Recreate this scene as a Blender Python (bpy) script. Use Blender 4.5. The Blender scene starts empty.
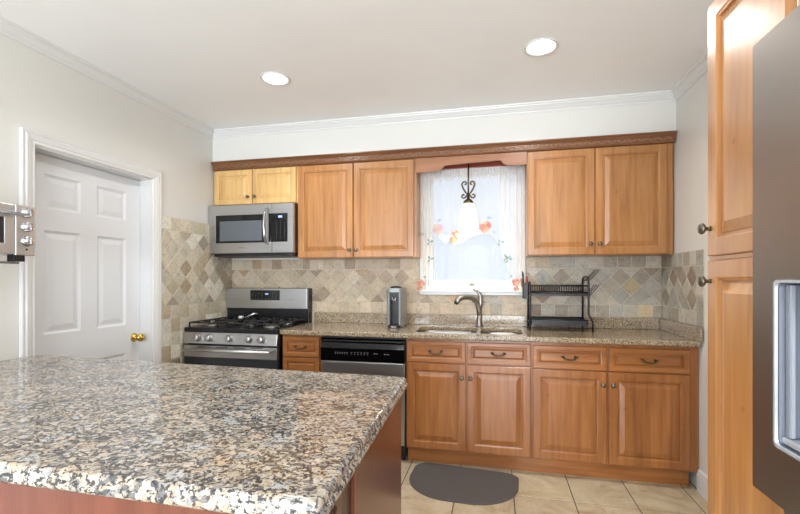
import bpy, bmesh, math, random
from mathutils import Vector, Matrix
random.seed(7)
PI = math.pi
C = bpy.context.scene.collection
scn = bpy.context.scene

# ------------------------------------------------------------------ camera
cam = bpy.data.cameras.new('camera'); camo = bpy.data.objects.new('camera', cam); C.objects.link(camo)
camo.location = (2.4142, -3.5699, 1.2947); camo.rotation_euler = (PI/2, 0, 0.2187)
cam.sensor_fit = 'HORIZONTAL'; cam.sensor_width = 36; cam.lens = 429.26/800*36
cam.shift_y = 22.6/800; cam.clip_start = .02
scn.camera = camo

# ------------------------------------------------------------------ world, lights, exposure
w = bpy.data.worlds.new('sky'); scn.world = w; w.use_nodes = True
bg = w.node_tree.nodes['Background']; bg.inputs[0].default_value = (.80, .885, 1, 1); bg.inputs[1].default_value = .94
vs = scn.view_settings
vs.view_transform = 'Standard'; vs.look = 'None'; vs.gamma = 1; vs.use_curve_mapping = False
vs.exposure = -0.02
def area(name, loc, rot, sx, sy, power, col):
    l = bpy.data.lights.new(name, 'AREA'); l.shape = 'RECTANGLE'; l.size = sx; l.size_y = sy; l.energy = power; l.color = col
    o = bpy.data.objects.new(name, l); C.objects.link(o); o.location = loc; o.rotation_euler = rot; return o
area('daylight_through_rear_doors', (1.8, -7.05, 1.2), (PI/2+.5, 0, 0), 3.0, 2.2, 410, (.86, .93, 1))   # faces +y into the room
CAN = [(1.03, -1.045), (2.662, -1.068), (1.03, -3.95), (2.55, -3.95), (1.03, -5.5), (2.6, -5.5)]  # first two are in view; the rest are added behind the camera for light
CAN_POWER = 10.5

# ------------------------------------------------------------------ materials
def lin(c):
    return tuple(((v/255)/12.92 if v/255 <= .04045 else ((v/255+.055)/1.055)**2.4) for v in c) + (1,)
class NT:
    def __init__(s, name):
        s.m = bpy.data.materials.new(name); s.m.use_nodes = True; s.t = s.m.node_tree; s.b = s.t.nodes['Principled BSDF']
    def n(s, kind, **k):
        o = s.t.nodes.new('ShaderNode'+kind)
        for a, v in k.items():
            if a.startswith('i_'): o.inputs[a[2:].replace('_', ' ')].default_value = v
            else: setattr(o, a, v)
        return o
    def l(s, a, b): s.t.links.new(a, b)
    def set(s, **k):
        for a, v in k.items(): s.b.inputs[a.replace('_', ' ')].default_value = v
    def coord(s, scale=(1, 1, 1), rnd=True):
        tc = s.n('TexCoord'); mp = s.n('Mapping'); mp.inputs['Scale'].default_value = scale
        if rnd:
            oi = s.n('ObjectInfo'); mul = s.n('Math', operation='MULTIPLY'); mul.inputs[1].default_value = 37
            s.l(oi.outputs['Random'], mul.inputs[0]); ad = s.n('VectorMath', operation='ADD')
            s.l(tc.outputs['Object'], ad.inputs[0]); s.l(mul.outputs[0], ad.inputs[1]); s.l(ad.outputs[0], mp.inputs[0])
        else: s.l(tc.outputs['Object'], mp.inputs[0])
        return mp.outputs[0]
    def noise(s, v, sc, det=4, rough=.55, dist=0):
        o = s.n('TexNoise'); o.inputs['Scale'].default_value = sc; o.inputs['Detail'].default_value = det
        o.inputs['Roughness'].default_value = rough; o.inputs['Distortion'].default_value = dist; s.l(v, o.inputs['Vector']); return o
    def ramp(s, f, stops, interp='LINEAR'):
        r = s.n('ValToRGB'); r.color_ramp.interpolation = interp; e = r.color_ramp.elements
        e[0].position = stops[0][0]; e[0].color = stops[0][1]; e[1].position = stops[-1][0]; e[1].color = stops[-1][1]
        for p, c in stops[1:-1]:
            q = e.new(p); q.color = c
        s.l(f, r.inputs[0]); return r.outputs[0]
    def mix(s, f, a, b, mode='MIX'):
        m = s.n('Mix', data_type='RGBA', blend_type=mode)
        for sock, v in ((0, f), (6, a), (7, b)):
            if isinstance(v, (int, float, tuple)): m.inputs[sock].default_value = v
            else: s.l(v, m.inputs[sock])
        return m.outputs[2]
    def bump(s, h, strength=.2, dist=.002):
        b = s.n('Bump'); b.inputs['Strength'].default_value = strength; b.inputs['Distance'].default_value = dist
        s.l(h, b.inputs['Height']); s.l(b.outputs[0], s.b.inputs['Normal'])
def G(v): return (v, v, v, 1)

def plain(name, rgb, rough=.5, metal=0, **k):
    t = NT(name); t.set(Base_Color=lin(rgb), Roughness=rough, Metallic=metal, **k)
    v = t.coord(); n = t.noise(v, 35, 3)
    r = t.ramp(n.outputs[0], [(0, G(max(0, rough-.05))), (1, G(min(1, rough+.05)))]); t.l(r, t.b.inputs['Roughness'])
    return t.m
def paint(name, rgb, rough=.6, var=3):
    t = NT(name); v = t.coord(rnd=False); n = t.noise(v, 1.3, 3)
    t.l(t.ramp(n.outputs[0], [(.3, lin([c-var for c in rgb])), (.7, lin([min(255, c+var) for c in rgb]))]), t.b.inputs['Base Color'])
    n2 = t.noise(v, 260, 2); t.bump(n2.outputs[0], .08, .001); t.set(Roughness=rough); return t.m
def wood(name, dark, mid, light, axis='z', rough=.33, coat=.35, crough=.18):
    t = NT(name); sc = {'z': (34, 34, 2.2), 'x': (2.2, 34, 34), 'y': (34, 2.2, 34)}[axis]
    v = t.coord(sc); n = t.noise(v, 1.0, 5, .55, .4)
    sc2 = {'z': (5, 5, 1.1), 'x': (1.1, 5, 5), 'y': (5, 1.1, 5)}[axis]
    v2 = t.coord(sc2); n2 = t.noise(v2, 1.0, 3, .5, .3)
    c1 = t.ramp(n.outputs[0], [(.15, lin(dark)), (.5, lin(mid)), (.85, lin(light))])
    c2 = t.ramp(n2.outputs[0], [(.3, G(.80)), (.7, G(1.06))])
    c3 = t.mix(1.0, c1, c2, 'MULTIPLY')
    # glued staves and a few small knots
    sv = {'z': (11, 11, .01), 'x': (.01, 11, 11), 'y': (11, .01, 11)}[axis]
    v3 = t.coord(sv); vo = t.n('TexVoronoi'); t.l(v3, vo.inputs['Vector']); vo.inputs['Scale'].default_value = 1
    c4 = t.ramp(vo.outputs['Color'], [(0, G(.92)), (1, G(1.05))]); c5 = t.mix(1.0, c3, c4, 'MULTIPLY')
    v4 = t.coord((1, 1, 1)); vk = t.n('TexVoronoi'); t.l(v4, vk.inputs['Vector']); vk.inputs['Scale'].default_value = 6
    k = t.ramp(vk.outputs['Distance'], [(.03, G(.62)), (.075, G(1))]); c6 = t.mix(.7, c5, k, 'MULTIPLY')
    t.l(c6, t.b.inputs['Base Color']); t.set(Roughness=rough, Coat_Weight=coat, Coat_Roughness=crough)
    t.bump(n.outputs[0], .06, .0006); return t.m
def steel(name, rgb=(186, 186, 186), rough=.3, axis='x'):
    t = NT(name); sc = {'x': (2, 300, 300), 'z': (300, 300, 2), 'y': (300, 2, 300)}[axis]
    v = t.coord(sc); n = t.noise(v, 1, 3)
    t.l(t.ramp(n.outputs[0], [(.3, G(rough-.03)), (.7, G(rough+.04))]), t.b.inputs['Roughness'])
    t.l(t.ramp(n.outputs[0], [(.3, lin([c-3 for c in rgb])), (.7, lin([c+3 for c in rgb]))]), t.b.inputs['Base Color'])
    t.set(Metallic=1); return t.m

M = {}
M['wall'] = paint('wall_paint', (220, 219, 214), .42)
M['ceiling'] = paint('ceiling_paint', (247, 248, 249), .5)
M['trim'] = paint('white_gloss_trim', (222, 222, 221), .3, 1)
M['door'] = paint('white_door_paint', (226, 229, 233), .35, 1)
M['wood_upper'] = wood('honey_maple', (144, 90, 44), (178, 122, 68), (197, 143, 86))  # upper tones paler than base: partly own colour, partly brighter light painted in
M['wood_upper_x'] = wood('honey_maple_across', (144, 90, 44), (178, 122, 68), (197, 143, 86), 'x')
M['wood_pale'] = wood('pale_maple', (196, 148, 88), (222, 180, 118), (232, 194, 132))
M['wood_base'] = wood('amber_maple', (126, 72, 34), (162, 102, 52), (184, 124, 68))
M['wood_base_x'] = wood('amber_maple_across', (126, 72, 34), (162, 102, 52), (184, 124, 68), 'x')
M['wood_pantry'] = wood('pantry_maple', (172, 112, 60), (200, 140, 82), (214, 158, 98), 'z', .3, 1.0, .26)
M['wood_crown'] = wood('walnut_stained_crown', (98, 62, 38), (126, 82, 52), (146, 98, 64), 'x')
M['wood_carve'] = wood('carved_rope_wood', (120, 80, 52), (156, 112, 76), (176, 132, 94), 'x')
M['wood_valance'] = wood('reddish_valance_wood', (140, 90, 56), (164, 108, 70), (180, 124, 84), 'x')
M['wood_red'] = wood('red_painted_underboard', (140, 66, 48), (160, 78, 58), (172, 90, 68), 'x')
M['cherry'] = wood('cherry_stained_panel', (92, 48, 36), (112, 60, 46), (124, 70, 54), 'z', .25)
M['cherry_dark'] = wood('dark_cherry_stile', (52, 24, 18), (66, 32, 24), (78, 40, 30), 'z', .3)
M['steel'] = steel('brushed_steel')
M['steel_v'] = plain('satin_steel_fridge', (160, 154, 149), .36, 1)
M['steel_bright'] = plain('bright_satin_steel', (214, 216, 218), .34, 1)
M['chrome'] = plain('polished_chrome', (205, 205, 208), .12, 1)
M['nickel'] = plain('satin_nickel', (158, 154, 148), .42, 1)
M['sink'] = plain('sink_steel', (168, 168, 168), .38, 1)
M['pewter'] = plain('aged_pewter', (118, 112, 102), .38, 1)
M['bronze'] = plain('dark_bronze', (96, 84, 66), .4, 1)
M['brass'] = plain('polished_brass', (206, 170, 92), .18, 1)
M['blackgloss'] = plain('black_gloss', (14, 14, 16), .12)
M['blackenamel'] = plain('black_enamel', (20, 20, 24), .25)
M['iron'] = plain('cast_iron', (26, 26, 28), .6)
M['blackmetal'] = plain('black_coated_wire', (28, 28, 32), .4)
M['blackplastic'] = plain('black_plastic', (24, 24, 27), .4)
M['glassdark'] = plain('dark_oven_glass', (46, 50, 56), .08)
M['mwglass'] = plain('microwave_window_mesh', (92, 98, 104), .12)
M['greyplastic'] = plain('grey_plastic', (150, 156, 160), .35)
M['silverplastic'] = plain('silver_plastic', (138, 141, 142), .38, .3)
M['disp'] = plain('dispenser_grey', (120, 126, 140), .3)
M['displight'] = plain('dispenser_light_trim', (196, 202, 212), .25, .4)
M['white'] = plain('white_print', (225, 225, 225), .5)
M['dimprint'] = plain('dim_grey_print', (120, 122, 126), .5)
M['greyprint'] = plain('grey_print', (110, 110, 112), .5)
M['plate'] = plain('beige_cover_plate', (196, 180, 160), .4)
M['woodspoon'] = plain('light_wood_handle', (168, 118, 78), .55)
M['redplastic'] = plain('red_plastic', (150, 40, 36), .4)
M['blueprint'] = plain('display_digits', (150, 170, 220), .4)

def glassy(name, rgb, rough, alpha):
    t = NT(name); t.set(Base_Color=lin(rgb), Roughness=rough, Alpha=alpha, Specular_IOR_Level=.5); return t.m
M['clear'] = glassy('window_glass', (240, 246, 250), .03, .06)
M['watertank'] = glassy('clear_water_tank', (150, 150, 146), .1, .45)
def emit(name, rgb, st):
    t = NT(name); t.set(Base_Color=lin(rgb), Emission_Color=lin(rgb), Emission_Strength=st); return t.m
M['lens'] = emit('lit_light_lens', (255, 250, 242), 14)
M['shade'] = emit('lit_alabaster_shade', (255, 234, 188), 1.25)
M['display'] = emit('lit_clock_digits', (150, 175, 235), .9)

def granite_island():
    t = NT('polished_cream_granite'); v0 = t.coord(rnd=False)
    nd = t.noise(v0, 22, 4, .6); sub = t.n('VectorMath', operation='SUBTRACT'); t.l(nd.outputs['Color'], sub.inputs[0]); sub.inputs[1].default_value = (.5, .5, .5)
    sc = t.n('VectorMath', operation='SCALE'); t.l(sub.outputs[0], sc.inputs[0]); sc.inputs['Scale'].default_value = .016
    ad = t.n('VectorMath', operation='ADD'); t.l(v0, ad.inputs[0]); t.l(sc.outputs[0], ad.inputs[1])
    mp = t.n('Mapping'); mp.inputs['Rotation'].default_value = (0, 0, .5); mp.inputs['Scale'].default_value = (1, 1.15, 1.1); t.l(ad.outputs[0], mp.inputs[0]); v = mp.outputs[0]
    def vor(sc_, feat='F1'):
        o = t.n('TexVoronoi', feature=feat); o.inputs['Scale'].default_value = sc_; t.l(v, o.inputs['Vector']); return o
    def sep(o):
        q = t.n('SeparateColor'); t.l(o.outputs['Color'], q.inputs[0]); return q
    vo = vor(72); sp = sep(vo)
    base = t.ramp(sp.outputs[0], [(0, lin((84, 84, 86))), (.14, lin((124, 120, 116))), (.28, lin((176, 168, 156))), (.45, lin((186, 178, 164))), (.62, lin((174, 156, 134))), (.78, lin((194, 189, 180))), (.9, lin((140, 140, 142))), (1, lin((168, 148, 124)))])
    vb = vor(19); sb = sep(vb)                                     # larger pale crystals
    lt = t.n('Math', operation='LESS_THAN'); lt.inputs[1].default_value = .42; t.l(vb.outputs['Distance'], lt.inputs[0])
    gt = t.n('Math', operation='GREATER_THAN'); gt.inputs[1].default_value = .5; t.l(sb.outputs[1], gt.inputs[0])
    mu = t.n('Math', operation='MULTIPLY'); t.l(lt.outputs[0], mu.inputs[0]); t.l(gt.outputs[0], mu.inputs[1])
    big = t.ramp(sb.outputs[2], [(0, lin((168, 172, 174))), (.35, lin((194, 187, 175))), (.7, lin((188, 170, 148))), (1, lin((180, 184, 186)))])
    nb = t.noise(v, 90, 4, .65); bgv = t.ramp(nb.outputs[0], [(.35, G(.80)), (.6, G(1.04))])
    c = t.mix(mu.outputs[0], base, big); c = t.mix(1., c, bgv, 'MULTIPLY')
    # dark mica flecks gathered between the crystals
    ve = vor(42, 'DISTANCE_TO_EDGE'); n1 = t.noise(v, 120, 5, .72); n2 = t.noise(v, 13, 3, .5)
    a = t.n('Math', operation='MULTIPLY_ADD'); t.l(ve.outputs['Distance'], a.inputs[0]); a.inputs[1].default_value = -.55; t.l(n1.outputs[0], a.inputs[2])
    a2 = t.n('Math', operation='MULTIPLY_ADD'); t.l(n2.outputs[0], a2.inputs[0]); a2.inputs[1].default_value = .28; t.l(a.outputs[0], a2.inputs[2])
    fl = t.ramp(a2.outputs[0], [(.592, G(0)), (.63, G(.95))]); c = t.mix(fl, c, lin((44, 45, 50)))
    n3 = t.noise(v, 150, 3, .6); f3 = t.ramp(n3.outputs[0], [(.58, G(0)), (.66, G(.6))]); c = t.mix(f3, c, lin((104, 92, 82)))
    t.l(c, t.b.inputs['Base Color']); t.set(Roughness=.09, Specular_IOR_Level=.5); return t.m
def granite_counter():
    t = NT('speckled_beige_granite'); v = t.coord(rnd=False)
    vo = t.n('TexVoronoi'); vo.inputs['Scale'].default_value = 210; t.l(v, vo.inputs['Vector'])
    sp = t.n('SeparateColor'); t.l(vo.outputs['Color'], sp.inputs[0])
    c = t.ramp(sp.outputs[0], [(0, lin((66, 58, 50))), (.22, lin((104, 90, 74))), (.35, lin((156, 138, 112))), (.6, lin((178, 160, 134))), (.85, lin((148, 128, 102))), (1, lin((196, 188, 172)))])
    n = t.noise(v, 5, 3); k = t.ramp(n.outputs[0], [(.3, G(.9)), (.7, G(1.05))]); c = t.mix(1., c, k, 'MULTIPLY')
    t.l(c, t.b.inputs['Base Color']); t.set(Roughness=.14, Specular_IOR_Level=.55); return t.m
def stone_tile():
    t = NT('tumbled_travertine_tile'); v = t.coord(rnd=False)
    at = t.n('VertexColor', layer_name='tile'); n = t.noise(v, 17, 6, .68, 1.2)
    k = t.ramp(n.outputs[0], [(.3, G(.72)), (.46, G(.98)), (.7, G(1.14))]); c = t.mix(1., at.outputs[0], k, 'MULTIPLY')
    n2 = t.noise(v, 60, 5, .7, .5); k2 = t.ramp(n2.outputs[0], [(.33, G(.55)), (.45, G(1))]); c = t.mix(.85, c, k2, 'MULTIPLY')
    t.l(c, t.b.inputs['Base Color']); t.set(Roughness=.55); t.bump(n2.outputs[0], .25, .002); return t.m
def floor_tile():
    t = NT('travertine_floor_tile'); v = t.coord(rnd=False)
    at = t.n('VertexColor', layer_name='tile'); n = t.noise(v, 4.5, 7, .66, 1.6)
    k = t.ramp(n.outputs[0], [(.28, lin((164, 142, 110))), (.45, lin((194, 178, 150))), (.6, lin((206, 194, 168))), (.75, lin((216, 208, 190)))])
    c = t.mix(1., k, at.outputs[0], 'MULTIPLY'); n2 = t.noise(v, 34, 4, .7, 1); k2 = t.ramp(n2.outputs[0], [(.3, G(.85)), (.5, G(1.02))]); c = t.mix(.8, c, k2, 'MULTIPLY')
    t.l(c, t.b.inputs['Base Color']); t.set(Roughness=.28); t.bump(n2.outputs[0], .08, .001); return t.m
M['granite'] = granite_island(); M['counter'] = granite_counter(); M['stone'] = stone_tile(); M['floortile'] = floor_tile()
M['grout'] = paint('pale_grout', (206, 198, 180), .9); M['floorgrout'] = paint('dark_floor_grout', (84, 78, 70), .9)
def matfab():
    t = NT('charcoal_ribbed_mat'); v = t.coord((1, 1, 1)); n = t.noise(v, 320, 2)
    wv = t.n('TexWave', bands_direction='DIAGONAL'); wv.inputs['Scale'].default_value = 60; t.l(v, wv.inputs['Vector'])
    t.l(t.ramp(n.outputs[0], [(.3, lin((66, 62, 60))), (.7, lin((104, 98, 95)))]), t.b.inputs['Base Color']); t.set(Roughness=.9); t.bump(wv.outputs['Fac'], .4, .002); return t.m
M['mat'] = matfab()
def sheer(name, rgb, opac):
    t = NT(name); nt = t.t; v = t.coord((1, 1, 1), False); n = t.noise(v, 500, 1)
    tr = t.n('BsdfTransparent'); tl = t.n('BsdfTranslucent'); df = t.n('BsdfDiffuse')
    tl.inputs[0].default_value = lin(rgb); df.inputs[0].default_value = lin(rgb)
    m1 = t.n('MixShader'); m1.inputs[0].default_value = .5; t.l(tl.outputs[0], m1.inputs[1]); t.l(df.outputs[0], m1.inputs[2])
    m2 = t.n('MixShader'); m2.inputs[0].default_value = opac
    t.l(tr.outputs[0], m2.inputs[1]); t.l(m1.outputs[0], m2.inputs[2]); t.l(m2.outputs[0], nt.nodes['Material Output'].inputs[0]); return t.m
M['sheer'] = sheer('sheer_white_voile', (255, 255, 255), .34); M['sheer_dense'] = sheer('gathered_white_voile', (255, 254, 252), .55)
M['petal'] = sheer('coral_applique', (232, 150, 138), .7); M['petal2'] = sheer('pink_applique', (242, 200, 210), .6)
M['petal3'] = sheer('cream_applique', (246, 220, 180), .6)
M['leaf'] = sheer('green_applique', (138, 178, 164), .8); M['leaf2'] = sheer('blue_applique', (176, 206, 224), .75)

# ------------------------------------------------------------------ mesh helpers
XF = None
class MB:
    def __init__(s): s.v = []; s.f = []; s.m = []; s.s = []
    def add(s, pts, faces, mat=0, smooth=False):
        o = len(s.v); s.v += [Vector(p) for p in pts]
        for i, f in enumerate(faces):
            s.f.append([o+k for k in f]); s.m.append(mat[i] if isinstance(mat, list) else mat); s.s.append(smooth)
        return s
    def box(s, x0, x1, y0, y1, z0, z1, mat=0):
        p = [(x, y, z) for z in (z0, z1) for y in (y0, y1) for x in (x0, x1)]
        return s.add(p, [(0, 2, 3, 1), (4, 5, 7, 6), (0, 1, 5, 4), (2, 6, 7, 3), (0, 4, 6, 2), (1, 3, 7, 5)], mat)
    def rings(s, R, mat=0, smooth=False, cap0=True, cap1=True, close=False, cyc=True):
        n = len(R[0]); pts = [p for r in R for p in r]; fs = []; ms = []
        k = len(R)
        for i in range(k if close else k-1):
            a, b = i*n, ((i+1) % k)*n
            for j in range(n if cyc else n-1):
                j2 = (j+1) % n; fs.append((a+j, a+j2, b+j2, b+j)); ms.append(mat[i] if isinstance(mat, list) else mat)
        s.add(pts, fs, ms, smooth)
        o = len(s.v)-len(pts)
        if cap0 and not close: s.f.append([o+j for j in range(n)][::-1]); s.m.append(mat[0] if isinstance(mat, list) else mat); s.s.append(False)
        if cap1 and not close: s.f.append([o+(k-1)*n+j for j in range(n)]); s.m.append(mat[-1] if isinstance(mat, list) else mat); s.s.append(False)
        return s
    def tube(s, path, r, n=8, mat=0, flat=1.0):
        P = [Vector(p) for p in path]; R = []; up = None
        for i, p in enumerate(P):
            d = (P[min(i+1, len(P)-1)]-P[max(i-1, 0)]).normalized()
            if up is None: up = d.orthogonal().normalized()
            up = (up-d*up.dot(d)).normalized(); sd = d.cross(up); rr = r[i] if isinstance(r, (list, tuple)) else r
            R.append([p+(up*math.cos(2*PI*j/n)*flat+sd*math.sin(2*PI*j/n))*rr for j in range(n)])
        return s.rings(R, mat, True)
    def lathe(s, prof, c, axis='z', n=24, mat=0, smooth=True):
        c = Vector(c); ax = {'z': (Vector((1, 0, 0)), Vector((0, 1, 0)), Vector((0, 0, 1))), 'y': (Vector((1, 0, 0)), Vector((0, 0, 1)), Vector((0, -1, 0))), 'x': (Vector((0, 1, 0)), Vector((0, 0, 1)), Vector((-1, 0, 0))), '+x': (Vector((0, 1, 0)), Vector((0, 0, 1)), Vector((1, 0, 0)))}[axis]
        R = [[c+ax[0]*r*math.cos(2*PI*j/n)+ax[1]*r*math.sin(2*PI*j/n)+ax[2]*h for j in range(n)] for r, h in prof]
        return s.rings(R, mat, smooth)
    def prism(s, poly, F, d0, d1, mat=0):
        return s.rings([[F(a, b, d0) for a, b in poly], [F(a, b, d1) for a, b in poly]], mat)
    def build(s, name, mats, parent=None, bevel=0, seg=2, recalc=True, origin=None):
        if XF: s.v = [Vector(XF(p)) for p in s.v]
        me = bpy.data.meshes.new(name)
        if not isinstance(mats, (list, tuple)): mats = [mats]
        xs = [p.x for p in s.v]; ys = [p.y for p in s.v]; zs = [p.z for p in s.v]
        o = Vector(((min(xs)+max(xs))/2, (min(ys)+max(ys))/2, min(zs))) if origin is None else Vector(origin)
        me.from_pydata([p-o for p in s.v], [], s.f)
        for m in mats: me.materials.append(M[m])
        me.polygons.foreach_set('material_index', s.m); me.polygons.foreach_set('use_smooth', s.s)
        if recalc:
            bm = bmesh.new(); bm.from_mesh(me); bmesh.ops.recalc_face_normals(bm, faces=bm.faces); bm.to_mesh(me); bm.free()
        ob = bpy.data.objects.new(name, me); C.objects.link(ob)
        ob['_w'] = list(o)
        if parent is not None: ob.parent = parent; ob.location = o-Vector(parent['_w'])
        else: ob.location = o
        if bevel:
            b = ob.modifiers.new('bevel', 'BEVEL'); b.width = bevel; b.segments = seg; b.limit_method = 'ANGLE'; b.angle_limit = math.radians(40); b.harden_normals = False
        return ob
def thing(name, loc, label, cat, group=None):
    o = bpy.data.objects.new(name, None); C.objects.link(o); o.location = loc; o['_w'] = list(loc); o.empty_display_size = .05
    return tag(o, label, cat, group)
def tag(o, label, cat, group=None, kind=None):
    o['label'] = label; o['category'] = cat
    if group: o['group'] = group
    if kind: o['kind'] = kind
    return o
def struct(o, label=None):
    o['kind'] = 'structure'
    if label: o['label'] = label
    return o
def copy_thing(root, loc, label=None):
    r = root.copy(); C.objects.link(r); r.location = loc; r['_w'] = list(loc)
    if label: r['label'] = label
    def kids(a, b):
        for ch in list(a.children):
            c = ch.copy(); C.objects.link(c); c.parent = b; kids(ch, c)
    kids(root, r); return r
def rrect(u0, u1, v0, v1, r, n=5):
    P = []
    for cx, cy, a in ((u1-r, v0+r, -PI/2), (u1-r, v1-r, 0), (u0+r, v1-r, PI/2), (u0+r, v0+r, PI)):
        P += [(cx+r*math.cos(a+PI/2*k/n), cy+r*math.sin(a+PI/2*k/n)) for k in range(n+1)]
    return P
def plate_holes(outer, holes, F, d0, d1, mb, mat=0):
    bm = bmesh.new(); 
    for lp in [outer]+holes:
        vs_ = [bm.verts.new((a, b, 0)) for a, b in lp]
        for i in range(len(vs_)): bm.edges.new((vs_[i], vs_[(i+1) % len(vs_)]))
    bmesh.ops.triangle_fill(bm, use_beauty=True, use_dissolve=False, edges=bm.edges)
    bm.verts.index_update(); pts = [(v.co.x, v.co.y) for v in bm.verts]; fs = [[v.index for v in f.verts] for f in bm.faces]
    bm.free(); n = len(pts)
    F2 = [list(f) for f in fs]+[[i+n for i in f][::-1] for f in fs]; k = 0
    for lp in [outer]+holes:
        m = len(lp); F2 += [[k+i, k+(i+1) % m, k+(i+1) % m+n, k+i+n] for i in range(m)]; k += m
    mb.add([F(a, b, d0) for a, b in pts]+[F(a, b, d1) for a, b in pts], F2, mat)
def Fy(yb): return lambda u, v, w_: (u, yb-w_, v)       # faces -y, w grows towards the room
def Fx(xb): return lambda u, v, w_: (xb-w_, u, v)       # faces -x
def Fxp(xb): return lambda u, v, w_: (xb+w_, u, v)      # faces +x
def Fz(z): return lambda u, v, w_: (u, v, z+w_)
def raised(mb, F, u0, u1, v0, v1, t=.02, fw=.055, wide=.034, mat=0):
    spec = [(0, 0), (0, t-.003), (.003, t), (fw-.012, t), (fw-.008, t-.003), (fw-.003, t-.004), (fw-.002, t-.013), (fw+.0035, t-.013), (fw+.0045, t-.010), (fw+wide, t-.002), (fw+wide+.002, t-.002)]
    mb.rings([[F(u0+i, v0+i, w_), F(u1-i, v0+i, w_), F(u1-i, v1-i, w_), F(u0+i, v1-i, w_)] for i, w_ in spec], mat)
    return mb

# ------------------------------------------------------------------ room shell
W, H, YR = 3.634, 2.589, -6.3
# floor: grout bed and one slab of tiles in one mesh
PT = .3433
def tiled(name, cells, F, grout_rect, tmat, gmat, colf, th=.004, hole=None, gap=.005, bev=.002):
    """cells: convex polygons in (u,v); makes one mesh of shallow tiles over a grout bed"""
    mb = MB(); cols = []
    g = grout_rect
    if hole:
        ox = [(g[0], g[2]), (g[1], g[2]), (g[1], g[3]), (g[0], g[3])]; plate_holes(ox, [[(hole[0], hole[2]), (hole[1], hole[2]), (hole[1], hole[3]), (hole[0], hole[3])]], F, 0, th*.5, mb, 1)
    else: mb.prism([(g[0], g[2]), (g[1], g[2]), (g[1], g[3]), (g[0], g[3])], F, 0, th*.5, 1)
    cols += [(1, 1, 1, 1)]*len(mb.f)
    for poly in cells:
        cx = sum(p[0] for p in poly)/len(poly); cy = sum(p[1] for p in poly)/len(poly)
        def ins(d):
            n = len(poly); out = []
            ar = sum(poly[i][0]*poly[(i+1) % n][1]-poly[(i+1) % n][0]*poly[i][1] for i in range(n)); sg = 1 if ar > 0 else -1
            for i in range(n):
                a, b, c_ = Vector(poly[i-1]), Vector(poly[i]), Vector(poly[(i+1) % n])
                e1 = (b-a).normalized(); e2 = (c_-b).normalized(); n1 = Vector((-e1.y, e1.x))*sg; n2 = Vector((-e2.y, e2.x))*sg
                m = (n1+n2); m = m/max(.3, m.dot(n1)); out.append(tuple(b+m*d))
            return out
        k0 = len(mb.f); i0, i1 = ins(gap/2), ins(gap/2+bev)
        mb.rings([[F(a, b, 0) for a, b in i0], [F(a, b, th*.7) for a, b in i0], [F(a, b, th) for a, b in i1]], 0, cap0=False)
        cc = colf(cx, cy); cols += [cc]*(len(mb.f)-k0)
    ob = mb.build(name, [tmat, gmat], recalc=False)
    me = ob.data; ca = me.color_attributes.new('tile', 'BYTE_COLOR', 'CORNER')
    for p in me.polygons:
        for li in p.loop_indices: ca.data[li].color = cols[p.index]
    bm = bmesh.new(); bm.from_mesh(me); bmesh.ops.recalc_face_normals(bm, faces=bm.faces); bm.to_mesh(me); bm.free()
    return ob
def clip(poly, rect):
    x0, x1, y0, y1 = rect
    for k, (ax, val, sg) in enumerate(((0, x0, 1), (0, x1, -1), (1, y0, 1), (1, y1, -1))):
        out = []
        for i in range(len(poly)):
            a, b = poly[i], poly[(i+1) % len(poly)]; da, db = (a[ax]-val)*sg, (b[ax]-val)*sg
            if da >= 0: out.append(a)
            if (da > 0) != (db > 0) and abs(da-db) > 1e-9:
                t_ = da/(da-db); out.append((a[0]+(b[0]-a[0])*t_, a[1]+(b[1]-a[1])*t_))
        poly = out
        if len(poly) < 3: return None
    # drop duplicates and slivers
    o2 = []
    for p in poly:
        if not o2 or (Vector(p)-Vector(o2[-1])).length > 1e-4: o2.append(p)
    if len(o2) > 1 and (Vector(o2[0])-Vector(o2[-1])).length < 1e-4: o2.pop()
    if len(o2) < 3: return None
    ar = abs(sum(o2[i][0]*o2[(i+1) % len(o2)][1]-o2[(i+1) % len(o2)][0]*o2[i][1] for i in range(len(o2))))/2
    return o2 if ar > .0006 else None
cells = []
x = 2.865-PT*9
while x < W:
    y = -.565+PT*2
    while y > YR:
        c_ = clip([(x, y-PT), (x+PT, y-PT), (x+PT, y), (x, y)], (0, W, YR, 0))
        if c_: cells.append(c_)
        y -= PT
    x += PT
def fcol(cx, cy):
    k = random.uniform(.90, 1.03); return (k, k*random.uniform(.97, 1), k*random.uniform(.93, .99), 1)
fl = tiled('floor', cells, Fz(-.006), (0, W, YR, 0), 'floortile', 'floorgrout', fcol, th=.006, gap=.006, bev=.002)
struct(fl, 'cream travertine floor tiles with dark grout lines')
struct(MB().box(-.15, W+.15, YR-.15, .15, -.12, -.006).build('floor', 'floorgrout'), 'subfloor slab under the tiles')
# back wall with the sink window opening
WX0, WX1, WZ0, WZ1 = 1.83, 2.63, 1.205, 2.20
mb = MB(); plate_holes([(-.15, 0), (W+.15, 0), (W+.15, H+.1), (-.15, H+.1)], [[(WX0, WZ0), (WX1, WZ0), (WX1, WZ1), (WX0, WZ1)]], Fy(.14), 0, .14, mb)
struct(mb.build('wall_back', 'wall'), 'off-white back wall behind sink and cabinets')
# soffit above the cabinets
struct(MB().box(.0, W, -.26, 0, 2.316, H).build('wall_soffit', 'wall'), 'off-white soffit box above the upper cabinets')
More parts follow.
